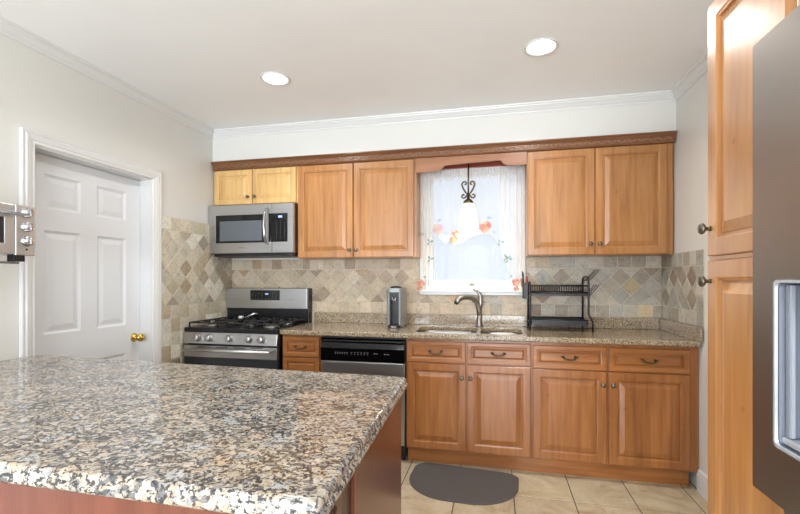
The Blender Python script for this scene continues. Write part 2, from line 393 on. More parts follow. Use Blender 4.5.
# left wall with door opening
DY0, DY1, DZ = -1.752, -.945, 2.015
mb = MB(); plate_holes([(YR-.15, 0), (DY0, 0), (DY0, DZ), (DY1, DZ), (DY1, 0), (0, 0), (0, H+.1), (YR-.15, H+.1)], [], Fx(0), 0, .14, mb)
struct(mb.build('wall_left', 'wall'), 'off-white left wall around the white door')
struct(MB().box(W, W+.14, YR-.15, 0, 0, H+.1).build('wall_right', 'wall'), 'off-white right wall beside the pantry')
mb = MB(); plate_holes([(0, 0), (W, 0), (W, H+.1), (0, H+.1)], [[(.3, .02), (3.3, .02), (3.3, 2.3), (.3, 2.3)]], lambda u, v, w_: (u, YR-w_, v), 0, .14, mb)
struct(mb.build('wall_rear', 'wall'), 'rear wall with wide glazed doors behind the camera')
mb = MB(); holes = [[(cx+.085*math.cos(2*PI*k/32), cy+.085*math.sin(2*PI*k/32)) for k in range(32)] for cx, cy in CAN]
plate_holes([(-.15, YR-.15), (W+.15, YR-.15), (W+.15, .15), (-.15, .15)], holes, Fz(H), 0, .1, mb)
struct(mb.build('ceiling', 'ceiling'), 'flat off-white ceiling with recessed lights')
# rear doors: frame and glass
wd = thing('window_2', (1.8, YR, 0), 'wide white glazed doors in the rear wall', 'window'); del wd['category']; struct(wd)
mb = MB(); plate_holes([(.3, .02), (3.3, .02), (3.3, 2.3), (.3, 2.3)], [[(.38, .1), (1.26, .1), (1.26, 2.22), (.38, 2.22)], [(1.34, .1), (2.26, .1), (2.26, 2.22), (1.34, 2.22)], [(2.34, .1), (3.22, .1), (3.22, 2.22), (2.34, 2.22)]], lambda u, v, w_: (u, YR-.04-w_, v), 0, .05, mb)
mb.build('door_frame', 'trim', wd)
MB().box(.36, 3.24, YR-.068, YR-.062, .08, 2.24).build('glass', 'clear', wd)
# ceiling crown, mitred round left wall, soffit, right wall
prof = [(0, 0), (0, -.062), (.006, -.062), (.008, -.050), (.014, -.046), (.030, -.024), (.036, -.020), (.038, -.012), (.046, -.010), (.048, 0)]
e = .0
path = [((0, YR), (1, 0)), ((0, -.26), (1, -1)), ((W, -.26), (-1, -1)), ((W, YR), (-1, 0))]
R = [[(px+dx*d, py+dy*d, H+z) for d, z in prof] for (px, py), (dx, dy) in path]
struct(MB().rings(R, 0).build('trim_1', 'trim', bevel=0), 'white crown moulding round the ceiling')
# door casing on the left wall and recessed jambs
cp = [(0, 0), (0, .012), (.008, .018), (.018, .016), (.024, .020), (.048, .024), (.056, .019), (.064, .022), (.071, .022), (.071, 0)]   # (distance from opening, thickness)
R = [[(t_, DY0-d, 0) for d, t_ in cp], [(t_, DY0-d, DZ+d) for d, t_ in cp], [(t_, DY1+d, DZ+d) for d, t_ in cp], [(t_, DY1+d, 0) for d, t_ in cp]]
struct(MB().rings(R, 0).build('trim_2', 'trim'), 'white moulded casing round the six-panel door')
mb = MB().box(-.14, .002, DY0+.0, DY0+.008, 0, DZ-.0).box(-.14, .002, DY1-.008, DY1, 0, DZ).box(-.14, .002, DY0+.008, DY1-.008, DZ-.008, DZ)
mb.box(-.145, -.132, DY0+.008, DY0+.02, 0, DZ-.02).box(-.145, -.132, DY1-.02, DY1-.008, 0, DZ-.02)
struct(mb.build('trim_3', 'trim'), 'white door jamb lining')
# six-panel door
dr = thing('door_1', (-.11, -1.33, 0), 'white six-panel interior door with brass knob', 'door'); del dr['category']; struct(dr)
dy0, dy1, xf = DY0+.010, DY1-.010, -.09
mb = MB(); Fd = Fxp(xf-.035)
cols_ = [(-1.63, -1.405), (-1.295, -1.073)]; rows_ = [(.20, .785), (.98, 1.578), (1.70, 1.90)]
hol = [[(a, c0), (b, c0), (b, c1), (a, c1)] for a, b in cols_ for c0, c1 in rows_]
plate_holes([(dy0, .01), (dy1, .01), (dy1, DZ-.012), (dy0, DZ-.012)], hol, Fd, .0, .035, mb)
for a, b in cols_:
    for c0, c1 in rows_:
        sp = [(0, .035), (.006, .031), (.014, .026), (.022, .026), (.05, .032), (.052, .032)]
        mb.rings([[Fd(a+i, c0+i, t_), Fd(b-i, c0+i, t_), Fd(b-i, c1-i, t_), Fd(a+i, c1-i, t_)] for i, t_ in sp], cap0=False)
mb.build('door_panel', 'door', dr)
kn = MB().lathe([(.0, 0), (.030, 0), (.031, .004), (.026, .009), (.012, .012), (.010, .030), (.016, .036), (.026, .044), (.029, .054), (.026, .064), (.016, .071), (0, .073)], (xf, -1.005, .885), '+x').build('door_knob', 'brass', dr)
kn['label'] = 'polished brass knob'
# baseboard at right
mb = MB(); F = Fx(W); R = [[(W-t_, yy, z) for t_, z in ((0, 0), (.015, 0), (.015, .10), (.011, .115), (.011, .125), (.004, .135), (0, .135))] for yy in (-.605, -2.05)]
struct(mb.rings(R).build('baseboard_right', 'trim'), 'white baseboard between base cabinet and pantry')
R = [[(t_, yy, z) for t_, z in ((0, 0), (.015, 0), (.015, .10), (.011, .115), (.011, .125), (.004, .135), (0, .135))] for yy in (DY0-.073, YR)]
struct(MB().rings(R).build('baseboard_left', 'trim'), 'white baseboard along the left wall')

# ------------------------------------------------------------------ stone tile on the walls
PAL = [((194, 176, 154), 6), ((184, 166, 144), 6), ((200, 186, 164), 4), ((168, 148, 126), 4), ((152, 132, 112), 2), ((190, 174, 148), 4), ((178, 152, 120), 1)]
PALL = [((208, 198, 178), 5), ((192, 180, 156), 5), ((218, 212, 198), 4), ((186, 170, 146), 4), ((172, 154, 130), 2), ((198, 190, 172), 4), ((160, 150, 136), 2)]
PALR = [((182, 173, 158), 6), ((170, 160, 144), 6), ((192, 185, 172), 4), ((160, 146, 130), 3), ((172, 168, 158), 4), ((190, 172, 138), .5), ((152, 134, 116), 1)]
def pick(P):
    c_ = random.choices([p[0] for p in P], [p[1] for p in P])[0]; k = random.uniform(.95, 1.05)
    l_ = lin([min(255, v*k) for v in c_]); return l_
DG = .1425
def diamonds(u0, u1, v0, v1, uoff):
    out = []; n0 = int((u0-uoff)/DG*2)-4; n1 = int((u1-uoff)/DG*2)+4
    for i in range(n0, n1):
        for j in range(-1, int((v1-v0)/DG*2)+3):
            if (i+j) % 2: continue
            cx, cy = uoff+i*DG/2, v0+j*DG/2; h = DG/2
            c_ = clip([(cx-h, cy), (cx, cy-h), (cx+h, cy), (cx, cy+h)], (u0, u1, v0, v1))
            if c_: out.append(c_)
    return out
def row(u0, u1, v0, v1, wd=.1, off=0):
    out = []; u = u0-off; 
    while u < u1-1e-6:
        c_ = clip([(u, v0), (u+wd, v0), (u+wd, v1), (u, v1)], (u0, u1, v0, v1))
        if c_: out.append(c_)
        u += wd
    return out
def minus_rect(polys, h):
    out = []
    for p in polys:
        xs = [q[0] for q in p]; ys = [q[1] for q in p]
        if max(xs) <= h[0] or min(xs) >= h[1] or max(ys) <= h[2] or min(ys) >= h[3]: out.append(p); continue
        for r in ((-9, h[0], -9, 9), (h[1], 9, -9, 9), (h[0], h[1], -9, h[2]), (h[0], h[1], h[3], 9)):
            c_ = clip(p, r)
            if c_: out.append(c_)
    return out
hole = (1.792, 2.650, 1.168, 1.60)
cells = row(0, W, 1.007, 1.10, .1, .03)+diamonds(0, W, 1.10, 1.385, 1.282-DG*9)+row(0, W, 1.385, 1.478, .1, .075)+row(0, .86, .80, 1.007, .1, .03)
cells = minus_rect(cells, hole)
def colback(cx, cy):
    return pick(PAL) if cx < 2.7+random.uniform(-.5, .3) else pick(PALR)
mb_hole = (hole[0], hole[1], hole[2], 1.4779)
bt = tiled('wall_back_tile', cells, Fy(0), (0, W, .80, 1.478), 'stone', 'grout', colback, th=.008, hole=mb_hole)
struct(bt, 'tumbled travertine tile backsplash with diamond band behind the counter')
cells = []
for k, z in enumerate((.897, .794, .691, .588, .485, .382, .279, .176, .073)): cells += row(-.873, -.008, z, z+.103, .1, .0)
cells += row(-.873, -.008, 1.0, 1.10, .1, 0)+diamonds(-.873, -.008, 1.10, 1.67, -.754)+row(-.873, -.008, 1.67, 1.768, .1, 0)
struct(tiled('wall_left_tile', cells, Fxp(.010), (-.873, -.008, 0.073, 1.768), 'stone', 'grout', lambda a, b: pick(PALL), th=.008), 'pale travertine tile panel on the left wall beside the range')
cells = row(-.673, -.008, 1.007, 1.10, .09, .0)+diamonds(-.58, -.008, 1.10, 1.385, -.30)+row(-.673, -.008, 1.385, 1.478, .095, 0)
for k in range(3): cells.append([(-.673, 1.10+k*.095), (-.58, 1.10+k*.095), (-.58, 1.195+k*.095), (-.673, 1.195+k*.095)])
struct(tiled('wall_right_tile', cells, Fx(W), (-.673, -.008, 1.007, 1.478), 'stone', 'grout', lambda a, b: pick(PALR), th=.008), 'grey travertine tile return on the right wall above the counter end')

# ------------------------------------------------------------------ sink window
wn = thing('window_1', (2.22, 0, 1.165), 'white sash window above the sink', 'window'); del wn['category']; struct(wn)
mb = MB(); plate_holes([(1.795, 1.168), (2.648, 1.168), (2.648, 2.24), (1.795, 2.24)], [[(WX0+.01, 1.205), (WX1-.01, 1.205), (WX1-.01, 2.20), (WX0+.01, 2.20)]], Fy(0), 0, .02, mb)
mb.build('casing', 'trim', wn, bevel=.004)
MB().box(1.79, 2.653, -.045, 0.0, 1.192, 1.212).build('sill', 'trim', wn, bevel=.005)
mb = MB(); plate_holes([(WX0, WZ0), (WX1, WZ0), (WX1, WZ1), (WX0, WZ1)], [[(WX0+.035, WZ0+.04), (WX1-.035, WZ0+.04), (WX1-.035, WZ1-.02), (WX0+.035, WZ1-.02)]], Fy(.10), 0, .085, mb)
mb.build('window_frame', 'trim', wn, bevel=.003)
mb = MB(); plate_holes([(WX0+.036, WZ0+.041), (WX1-.036, WZ0+.041), (WX1-.036, WZ1-.021), (WX0+.036, WZ1-.021)], [[(1.898, 1.292), (2.585, 1.292), (2.585, 2.15), (1.898, 2.15)]], Fy(.075), 0, .045, mb)
sa = mb.build('sash', 'trim', wn, bevel=.003)
MB().box(1.895, 2.588, .050, .056, 1.289, 2.153).build('glass', 'clear', sa)
MB().box(2.20, 2.25, .012, .030, 1.250, 1.256).box(2.212, 2.238, .004, .02, 1.256, 1.266).build('latch', 'pewter', wn, bevel=.002)

# ------------------------------------------------------------------ cabinets
def knob_at(parent, p, axis='y', mat='pewter', s=1):
    m = MB().lathe([(0, 0), (.007*s, 0), (.005*s, .004*s), (.005*s, .012*s), (.012*s, .015*s), (.015*s, .019*s), (.0145*s, .023*s), (.009*s, .0265*s), (.004*s, .0275*s), (0, .0275*s)], p, axis, 16)
    for k in range(8):
        a = 2*PI*k/8; r = .0105*s
        q = (p[0]+r*math.cos(a), p[1]-.024*s, p[2]+r*math.sin(a)) if axis == 'y' else (p[0]-.024*s, p[1]+r*math.cos(a), p[2]+r*math.sin(a))
        m.lathe([(0, 0), (.0028*s, 0), (.002*s, .002*s), (0, .0028*s)], q, axis, 6)
    return m.build('knob', mat, parent)
def pull_at(parent, x_, y_, z_):
    m = MB()
    for sx in (-1, 1):
        m.lathe([(0, 0), (.009, 0), (.007, .004), (.004, .008), (.004, .018), (.007, .022), (0, .026)], (x_+sx*.038, y_, z_), 'y', 12)
        m.tube([(x_+sx*(.038+.012*k), y_-.02+.002*k, z_+.003*k) for k in (0, .6, 1.2)], [.006, .005, .002], 8)
    P = [(x_+.038*math.cos(PI*k/12)*-1, y_-.022-.004*math.sin(PI*k/12), z_-.014*math.sin(PI*k/12)) for k in range(13)]
    m.tube(P, [.0042+.002*abs(math.sin(PI*k/6)) for k in range(13)], 8)
    m.lathe([(0, 0), (.006, 0), (.006, .004), (0, .006)], (x_, y_-.022, z_-.014), 'y', 10)
    return m.build('pull_handle', 'bronze', parent)
def door_at(parent, x0, x1, z0, z1, yb, mat, knob=None, fw=.058, name='door'):
    d = raised(MB(), Fy(yb), x0, x1, z0, z1, .02, fw).build(name, mat, parent)
    if knob: knob_at(d, (knob[0], yb-.02, knob[1]))
    return d
ub = 1.472; ut = 2.243
def upper(name, x0, x1, z0, label, mat, doors, extra=None):
    t = thing(name, ((x0+x1)/2, -.12, z0), label, 'cabinet', None)
    MB().box(x0, x1, -.238, -.010, z0, 2.30).build('cabinet_box', mat, t, bevel=.001)
    for d in doors: door_at(t, d[0], d[1], z0+.004, ut-.004, -.240, mat, d[2], d[3] if len(d) > 3 else .058)
    return t
upper('upper_cabinet', .010, .801, 1.938, 'pale maple two-door wall cabinet, shallow, directly over the microwave', 'wood_pale', [(.014, .378, (.348, 2.003), .05), (.386, .786, (.414, 2.003), .05)])
upper('upper_cabinet', .803, 1.806, ub, 'tall two-door wall cabinet between the microwave and the sink window', 'wood_upper', [(.804, 1.286, (1.262, 1.535)), (1.294, 1.788, (1.318, 1.535))])
upper('upper_cabinet', 2.644, 3.622, ub, 'tall two-door wall cabinet right of the sink window above the dish rack', 'wood_upper', [(2.649, 3.108, (3.082, 1.552)), (3.116, 3.578, (3.143, 1.552))])
# valance board with ogee cut-out, red underside board
pts = [(1.8075, 2.245), (2.6425, 2.245), (2.6425, 2.150), (2.545, 2.147), (2.53, 2.152), (2.515, 2.149), (2.50, 2.153), (2.47, 2.170), (2.455, 2.190), (2.44, 2.194), (2.225, 2.186), (2.04, 2.179), (2.025, 2.172), (2.012, 2.156), (1.99, 2.140), (1.975, 2.143), (1.96, 2.134), (1.8075, 2.132)]
m = MB(); plate_holes(pts, [], Fy(-.240), 0, .018, m)
tag(m.build('valance_board', 'wood_valance', bevel=.002), 'reddish wooden valance board with scalloped lower edge spanning the gap above the sink window', 'board')
tag(MB().box(1.8075, 2.6425, -.238, -.0, 2.262, 2.278).box(1.8075, 2.6425, -.238, -.222, 2.247, 2.262).box(1.8075, 2.6425, -.046, -.022, 2.205, 2.262).build('soffit_board', 'wood_red'), 'red-painted board closing the recess above the lace curtain', 'board')
# cabinet crown with carved band
cr = thing('cabinet_crown', (1.81, -.27, 2.245), 'dark stained crown moulding with carved rope band along the top of the wall cabinets', 'moulding')
cpf = [(-.240, 2.246), (-.263, 2.246), (-.266, 2.250), (-.270, 2.256), (-.270, 2.288), (-.276, 2.294), (-.280, 2.300), (-.292, 2.308), (-.292, 2.3155), (-.262, 2.3155), (-.240, 2.302)]
MB().rings([[(xx, y_, z_) for y_, z_ in cpf] for xx in (.004, 3.630)]).build('moulding', 'wood_crown', cr)
m = MB(); xx = .02; k = 0
while xx < 3.61:
    s = 1 if k % 2 else -1
    P = [(xx+.015*a_, -.2705-.0015, 2.2715+s*.009*math.sin(a_*PI/2)) for a_ in (-1, -.5, 0, .5, 1)]
    m.tube(P, [.0012, .004, .0055, .004, .0012], 6, 0, 1); m.lathe([(0, 0), (.0035, 0), (.002, .004), (0, .0045)], (xx+.016, -.270, 2.2715), 'y', 6)
    xx += .0325; k += 1
m.build('carved_band', 'wood_carve', cr)

# base cabinets
yF = -.600
def base(label, x0, x1, drawers, doors, ztop=.884):
    t = thing('base_cabinet', ((x0+x1)/2, -.3, .11), label, 'cabinet')
    MB().box(x0, x1, yF, -.002, .11, .69).box(x0, x1, yF, yF+.02, .69, ztop).box(x0, x0+.018, yF+.02, -.002, .69, ztop).box(x1-.018, x1, yF+.02, -.002, .69, ztop).build('cabinet_box', 'wood_base', t)
    for a, b, z0, z1, hd in drawers:
        d = raised(MB(), Fy(yF-.001), a, b, z0, z1, .02, .036, .016).build('drawer', 'wood_base_x', t)
        if hd: pull_at(d, (a+b)/2, yF-.021, (z0+z1)/2+.004)
    for a, b, z0, z1, kx in doors: door_at(t, a, b, z0, z1, yF-.001, 'wood_base', (kx, .626), .058)
    return t
base('narrow amber base cabinet with drawers between range and dishwasher', .850, 1.158, [(.858, 1.150, .722, .868, 1), (.858, 1.150, .44, .714, 1), (.858, 1.150, .13, .432, 1)], [])
base('amber sink base cabinet with two false drawers under the sink', 1.801, 2.644, [(1.808, 2.214, .722, .868, 1), (2.226, 2.640, .722, .868, 1)], [(1.808, 2.216, .122, .714, 2.192), (2.227, 2.640, .122, .714, 2.248)])
base('amber two-door base cabinet under the dish rack, nearest the right wall', 2.646, 3.632, [(2.656, 3.105, .714, .862, 1), (3.119, 3.578, .714, .862, 1)], [(2.656, 3.105, .122, .706, 3.082), (3.119, 3.578, .122, .706, 3.142)])
tag(MB().box(1.803, 3.598, -.548, -.53, 0, .1095).build('toe_kick', 'wood_base_x'), 'long amber toe-kick board under the sink-side base cabinets', 'board')
tag(MB().box(.852, 1.156, -.548, -.53, 0, .1095).build('toe_kick', 'wood_base_x'), 'short amber toe-kick board between range and dishwasher', 'board')

# countertop with sink cut-outs
ct = thing('countertop', (2.2, -.3, .885), 'speckled beige granite countertop running from range to right wall', 'countertop')
SL = rrect(1.838, 2.283, -.572, -.115, .11, 8); SR = rrect(2.309, 2.600, -.560, -.135, .10, 8)
m = MB(); plate_holes([(.843, -.645), (W-.001, -.645), (W-.001, -.001), (.843, -.001)], [SL, SR], Fz(.885), 0, .035, m)
m.build('slab', 'counter', ct, bevel=.009, seg=3)
MB().box(.846, W-.0215, -.021, -.0085, .9205, 1.006).build('upstand', 'counter', ct, bevel=.002)
MB().box(W-.021, W-.0085, -.673, -.021, .9205, 1.006).build('upstand', 'counter', ct, bevel=.002)
# undermount double sink
sk = thing('kitchen_sink', (2.2, -.33, .72), 'stainless double-bowl undermount sink set in the beige granite', 'sink')
def bowl(u0, u1, v0, v1, r, dep):
    z = .8845; sp = [(-.005, 0), (-.001, 0), (.004, -.02), (.008, -dep+.03), (.03, -dep), (.1, -dep-.003)]
    R = [[(a, b, z+h) for a, b in rrect(u0+i, u1-i, v0+i, v1-i, max(.01, r-i*.6), 6)] for i, h in sp]
    bw = MB().rings(R, 0, True, cap0=False).build('bowl', 'sink', sk, recalc=True)
    so = bw.modifiers.new('thick', 'SOLIDIFY'); so.thickness = .0015
    cx, cy = (u0+u1)/2, (v0+v1)/2
    MB().lathe([(0, 0), (.042, 0), (.045, .003), (.04, .004), (.03, .001), (0, .001)], (cx, cy, z-dep-.003), 'z').build('drain', 'nickel', bw)
bowl(1.838, 2.283, -.572, -.115, .11, .17); bowl(2.309, 2.600, -.560, -.135, .10, .13)
MB().box(2.278, 2.314, -.46, -.23, .862, .8838).build('divider', 'sink', sk, bevel=.004)
# faucet
fc = thing('faucet', (2.29, -.085, .9205), 'brushed nickel single-lever faucet behind the double sink', 'faucet')
bx_, by_ = 2.288, -.080
m = MB().lathe([(0, 0), (.030, 0), (.030, .006), (.024, .014), (.022, .04), (.020, .10)], (bx_, by_, .9205), 'z', 20)
P = [(bx_, by_, 1.01), (bx_-.001, by_-.002, 1.05), (bx_-.012, by_-.01, 1.10), (bx_-.035, by_-.03, 1.135), (bx_-.075, by_-.06, 1.155), (bx_-.12, by_-.10, 1.157), (bx_-.152, by_-.13, 1.142), (bx_-.170, by_-.15, 1.115)]
m.tube(P, [.021, .021, .020, .019, .019, .0205, .022, .020], 16); m.build('spout', 'nickel', fc)
MB().tube([(bx_-.168, by_-.148, 1.12), (bx_-.174, by_-.154, 1.108)], [.017, .016], 14).build('spray_tip', 'blackplastic', fc)
m = MB().tube([(bx_+.002, by_+.0, 1.05), (bx_+.010, by_, 1.10), (bx_+.012, by_, 1.145), (bx_+.004, by_, 1.178), (bx_-.018, by_-.005, 1.203), (bx_-.046, by_-.012, 1.218)], [.018, .019, .017, .013, .010, .007], 14)
m.build('lever', 'nickel', fc)

# ------------------------------------------------------------------ dishwasher
dw = thing('dishwasher', (1.48, -.3, 0), 'dishwasher with black control panel and steel door under the counter', 'dishwasher')
MB().box(1.163, 1.797, -.595, -.01, .10, .882).build('tub_box', 'blackplastic', dw)
m = MB(); F = Fy(-.596)
m.rings([[(1.168, y_, z_), (1.792, y_, z_)][::1] for y_, z_ in ((-.596, .868), (-.618, .868), (-.632, .858), (-.634, .85), (-.622, .836), (-.624, .828), (-.634, .80), (-.636, .712), (-.630, .706), (-.596, .706))], 0, True, False, False, cyc=False)
m.prism([(-.596, .868), (-.618, .868), (-.632, .858), (-.634, .85), (-.622, .836), (-.624, .828), (-.634, .80), (-.636, .712), (-.630, .706), (-.596, .706)], lambda a, b, d: (d, a, b), 1.168, 1.792)
cpn = m.build('control_panel', 'blackgloss', dw)
m = MB()
PB = [(1.278+k*.018, 1.288+k*.018, .768, .771) for k in range(6)]+[(1.28+k*.018, 1.285+k*.018, .758, .762) for k in range(6)]
PB += [(1.40+k*.024, 1.412+k*.024, .770, .773) for k in range(6)]+[(1.403+k*.024, 1.408+k*.024, .757, .762) for k in range(6)]+[(1.57, 1.60, .766, .769), (1.648, 1.656, .762, .770), (1.662, 1.685, .764, .767)]
for a, b, c_, d_ in PB: MB().box(a, b, -.6375, -.636, c_, d_).build('button_print', 'dimprint', cpn)
MB().box(1.168, 1.792, -.624, -.596, .125, .702).build('door', 'steel', dw, bevel=.004)
MB().box(1.175, 1.785, -.56, -.54, 0, .10).build('toe_panel', 'blackplastic', dw)

# ------------------------------------------------------------------ gas range
rg = thing('gas_range', (.43, -.33, 0), 'stainless gas range with black cooktop in the corner by the left wall', 'range')
rx0, rx1 = .032, .835
MB().box(rx0+.004, rx1-.004, -.615, -.03, .02, .885).build('oven_body', 'blackenamel', rg, bevel=.003)
MB().box(rx0, rx1, -.655, -.09, .886, .922).build('cooktop', 'blackenamel', rg, bevel=.007, seg=3)
m = MB(); m.prism([(-.60, .886), (-.652, .886), (-.668, .80), (-.60, .80)], lambda a, b, d: (d, a, b), rx0+.003, rx1-.003)
cp_ = m.build('knob_panel', 'steel', rg, bevel=.003)
for kx in (.162, .262, .437, .604, .708):
    m = MB(); yk = -.661
    m.lathe([(0, 0), (.030, 0), (.030, .006), (.026, .009), (.025, .020), (.023, .030), (.019, .033), (0, .033)], (kx, yk, .846), 'y', 22)
    m.box(kx-.004, kx+.004, yk-.038, yk-.03, .824, .868)
    m.build('burner_knob', 'steel', rg)
m = MB(); m.box(rx0+.004, rx1-.004, -.660, -.617, .695, .785)
od = m.build('oven_door', 'steel', rg, bevel=.004)
MB().box(rx0+.004, rx1-.004, -.658, -.617, .225, .694).build('door_glass', 'glassdark', od, bevel=.003)
for k in range(4): MB().box(.17+k*.15, .27+k*.15, -.6615, -.660, .774, .779).build('vent_slot', 'blackplastic', od)
m = MB().tube([(rx0+.035, -.712, .757), (rx1-.035, -.712, .757)], .0125, 12)
for xx in (rx0+.05, rx1-.05): m.box(xx-.012, xx+.012, -.708, -.660, .748, .766)
m.build('oven_handle', 'steel_bright', od)
MB().box(rx0+.004, rx1-.004, -.655, -.617, .05, .218).build('storage_drawer', 'steel', rg, bevel=.004)
# backguard
MB().box(rx0-.008, rx1-.010, -.088, -.012, .90, 1.218).build('backguard_body', 'blackenamel', rg, bevel=.004)
bgd = MB().box(rx0-.012, rx1-.020, -.100, -.0885, 1.038, 1.216).build('backguard_panel', 'steel', rg, bevel=.003)
dp = MB().box(.268, .556, -.103, -.1005, 1.112, 1.200).build('clock_display', 'blackgloss', bgd, bevel=.001)
m = MB().box(.415, .445, -.1042, -.103, 1.162, 1.172); m.build('digits', 'display', dp)
for k in range(8):
    for j in range(3):
        if ((k+j) % 3 or j == 0) and not (k in (4, 5) and j == 2): MB().box(.283+k*.033, .292+k*.033, -.1038, -.103, 1.126+j*.022, 1.129+j*.022).build('button_print', 'dimprint', dp)
# burners and grates
for bx0, by0, br in ((.17, -.50, .045), (.17, -.24, .038), (.435, -.37, .05), (.70, -.50, .05), (.70, -.24, .036)):
    b = MB().lathe([(0, 0), (br+.012, 0), (br+.012, .006), (br, .01), (br*.9, .016)], (bx0, by0, .922), 'z', 20).build('burner', 'nickel', rg)
    MB().lathe([(0, 0), (br*.82, 0), (br*.84, .004), (br*.7, .007), (0, .008)], (bx0, by0, .9385), 'z', 20).build('burner_cap', 'iron', b)
for g0, g1 in ((rx0+.02, .30), (.305, .565), (.57, rx1-.02)):
    m = MB(); zt = .956; r_ = .0058; ya, yb = -.615, -.125
    lp = [(g0, ya), (g1, ya), (g1, yb), (g0, yb)]
    for i in range(4):
        a, b = lp[i], lp[(i+1) % 4]; m.tube([(a[0], a[1], zt), (b[0], b[1], zt)], r_, 6)
    cxg = (g0+g1)/2
    m.tube([(g0, (ya+yb)/2, zt), (g1, (ya+yb)/2, zt)], r_, 6)
    for cyg in (-.50, -.24):
        for sx, sy in ((1, 0), (-1, 0), (0, 1), (0, -1)):
            ex = g1 if sx > 0 else g0 if sx < 0 else cxg; ey = (cyg+.12 if cyg < -.4 else yb) if sy > 0 else ((cyg-.115) if cyg < -.4 else cyg-.12) if sy < 0 else cyg
            m.tube([(ex, ey, zt), (cxg+sx*.05, cyg+sy*.05, zt+.004), (cxg+sx*.028, cyg+sy*.028, zt-.004)], [r_, r_, r_*.8], 6)
        for dx in (-.07, .07): m.tube([(cxg+dx, cyg-.1, zt), (cxg+dx, cyg-.06, zt+.006), (cxg+dx, cyg+.06, zt+.006), (cxg+dx, cyg+.1, zt)], r_*.9, 6)
    for a, b in ((g0, ya), (g1, ya), (g0, yb), (g1, yb), (g0, -.37), (g1, -.37)): m.tube([(a, b, zt), (a, b, .9225)], [.006, .007], 6)
    m.build('grate', 'iron', rg)
# small things on the cooktop
sp_ = thing('spoon_rest', (.36, -.26, .964), 'polished metal spoon rest leaning on the back grates of the range', 'spoon rest')
m = MB(); P = [(.315, -.29, .968), (.345, -.28, .972), (.375, -.27, .984), (.405, -.26, .998), (.435, -.25, 1.002)]
m.tube(P, [.006, .010, .018, .020, .008], 10, 0, .45); m.build('spoon_body', 'chrome', sp_)
tag(MB().box(.272, .304, -.29, -.262, .9635, .984).build('salt_box', 'white', bevel=.002), 'tiny white box standing on the middle grate beside the spoon rest', 'box')

# ------------------------------------------------------------------ microwave
mw = thing('microwave', (.425, -.2, 1.512), 'over-the-range steel microwave mounted under the pale cabinet', 'microwave')
XF = lambda p: (p.x-.021, p.y+.03 if p.y < -.2 else p.y, 1.295+(p.z-1.295)*1.009)
mx0, mx1, my, mz0, mz1 = .026, .822, -.36, 1.514, 1.920
MB().box(mx0+.003, mx1-.001, -.335, -.012, 1.512, 1.918).build('case', 'blackenamel', mw, bevel=.003)
MB().box(.08, .815, -.350, -.05, 1.488, 1.5115).build('vent_panel', 'blackplastic', mw)
m = MB(); F = Fy(-.336); xs_ = .628
md = MB(); md.rings([[F(u0, v0, w_), F(u1, v0, w_), F(u1, v1, w_), F(u0, v1, w_)] for u0, u1, v0, v1, w_ in ((mx0, xs_-.002, mz0, mz1, 0), (mx0, xs_-.002, mz0, mz1, .022), (mx0+.003, xs_-.005, mz0+.003, mz1-.003, .0245), (.100, .570, 1.600, 1.836, .0245), (.102, .568, 1.602, 1.834, .0225))])
mdo = md.build('door', 'steel', mw)
MB().box(.1005, .5695, -.3590, -.3583, 1.6005, 1.8355).build('door_bezel', 'blackgloss', mdo)
MB().box(.140, .535, -.3602, -.3592, 1.618, 1.785).build('window_mesh', 'mwglass', mdo)
P = [(.588, -.3605, 1.590), (.586, -.385, 1.60), (.583, -.402, 1.65), (.581, -.410, 1.735), (.583, -.402, 1.82), (.586, -.385, 1.872), (.588, -.3605, 1.882)]
MB().tube(P, [.011, .012, .0125, .013, .0125, .012, .011], 12, 0, .8).build('handle', 'chrome', mdo)
mc = MB().rings([[F(u0, v0, w_), F(u1, v0, w_), F(u1, v1, w_), F(u0, v1, w_)] for u0, u1, v0, v1, w_ in ((xs_, mx1, mz0, mz1, 0), (xs_, mx1, mz0, mz1, .018), (xs_+.003, mx1-.006, mz0+.003, mz1-.003, .0245))]).build('control_side', 'steel', mw)
kp = MB().box(.600, .770, -.3625, -.3605, 1.604, 1.838).build('keypad', 'blackgloss', mc, bevel=.001)
MB().box(.688, .722, -.3635, -.3625, 1.802, 1.818).build('clock_digits', 'display', kp)
for k in range(3):
    for j in range(7): MB().box(.668+k*.036, .674+k*.036, -.3632, -.3625, 1.635+j*.021, 1.639+j*.021).build('key_print', 'dimprint', kp)
def text(body, size, F, name, mat, parent, ext=.0004):
    cu = bpy.data.curves.new(name, 'FONT'); cu.body = body; cu.size = size; cu.extrude = ext; cu.align_x = 'CENTER'
    o = bpy.data.objects.new(name, cu); C.objects.link(o); dg = bpy.context.evaluated_depsgraph_get(); me = bpy.data.meshes.new_from_object(o.evaluated_get(dg))
    bpy.data.objects.remove(o); mb_ = MB()
    mb_.add([F(v.co.x, v.co.y, v.co.z+ext) for v in me.vertices], [list(p.vertices) for p in me.polygons]); bpy.data.meshes.remove(me)
    return mb_.build(name, mat, parent)
text('SAMSUNG', .014, lambda a, b, c_: (.35+a, -.3606-c_, 1.556+b), 'lettering', 'greyprint', mdo)

XF = None
# ------------------------------------------------------------------ cover plate
tag(MB().box(.803, .875, -.0145, -.0085, 1.376, 1.476).box(.815, .863, -.0165, -.0145, 1.39, 1.46).build('cover_plate', 'plate', bevel=.002), 'blank beige switch cover plate on the tile under the cabinet left corner', 'switch plate')

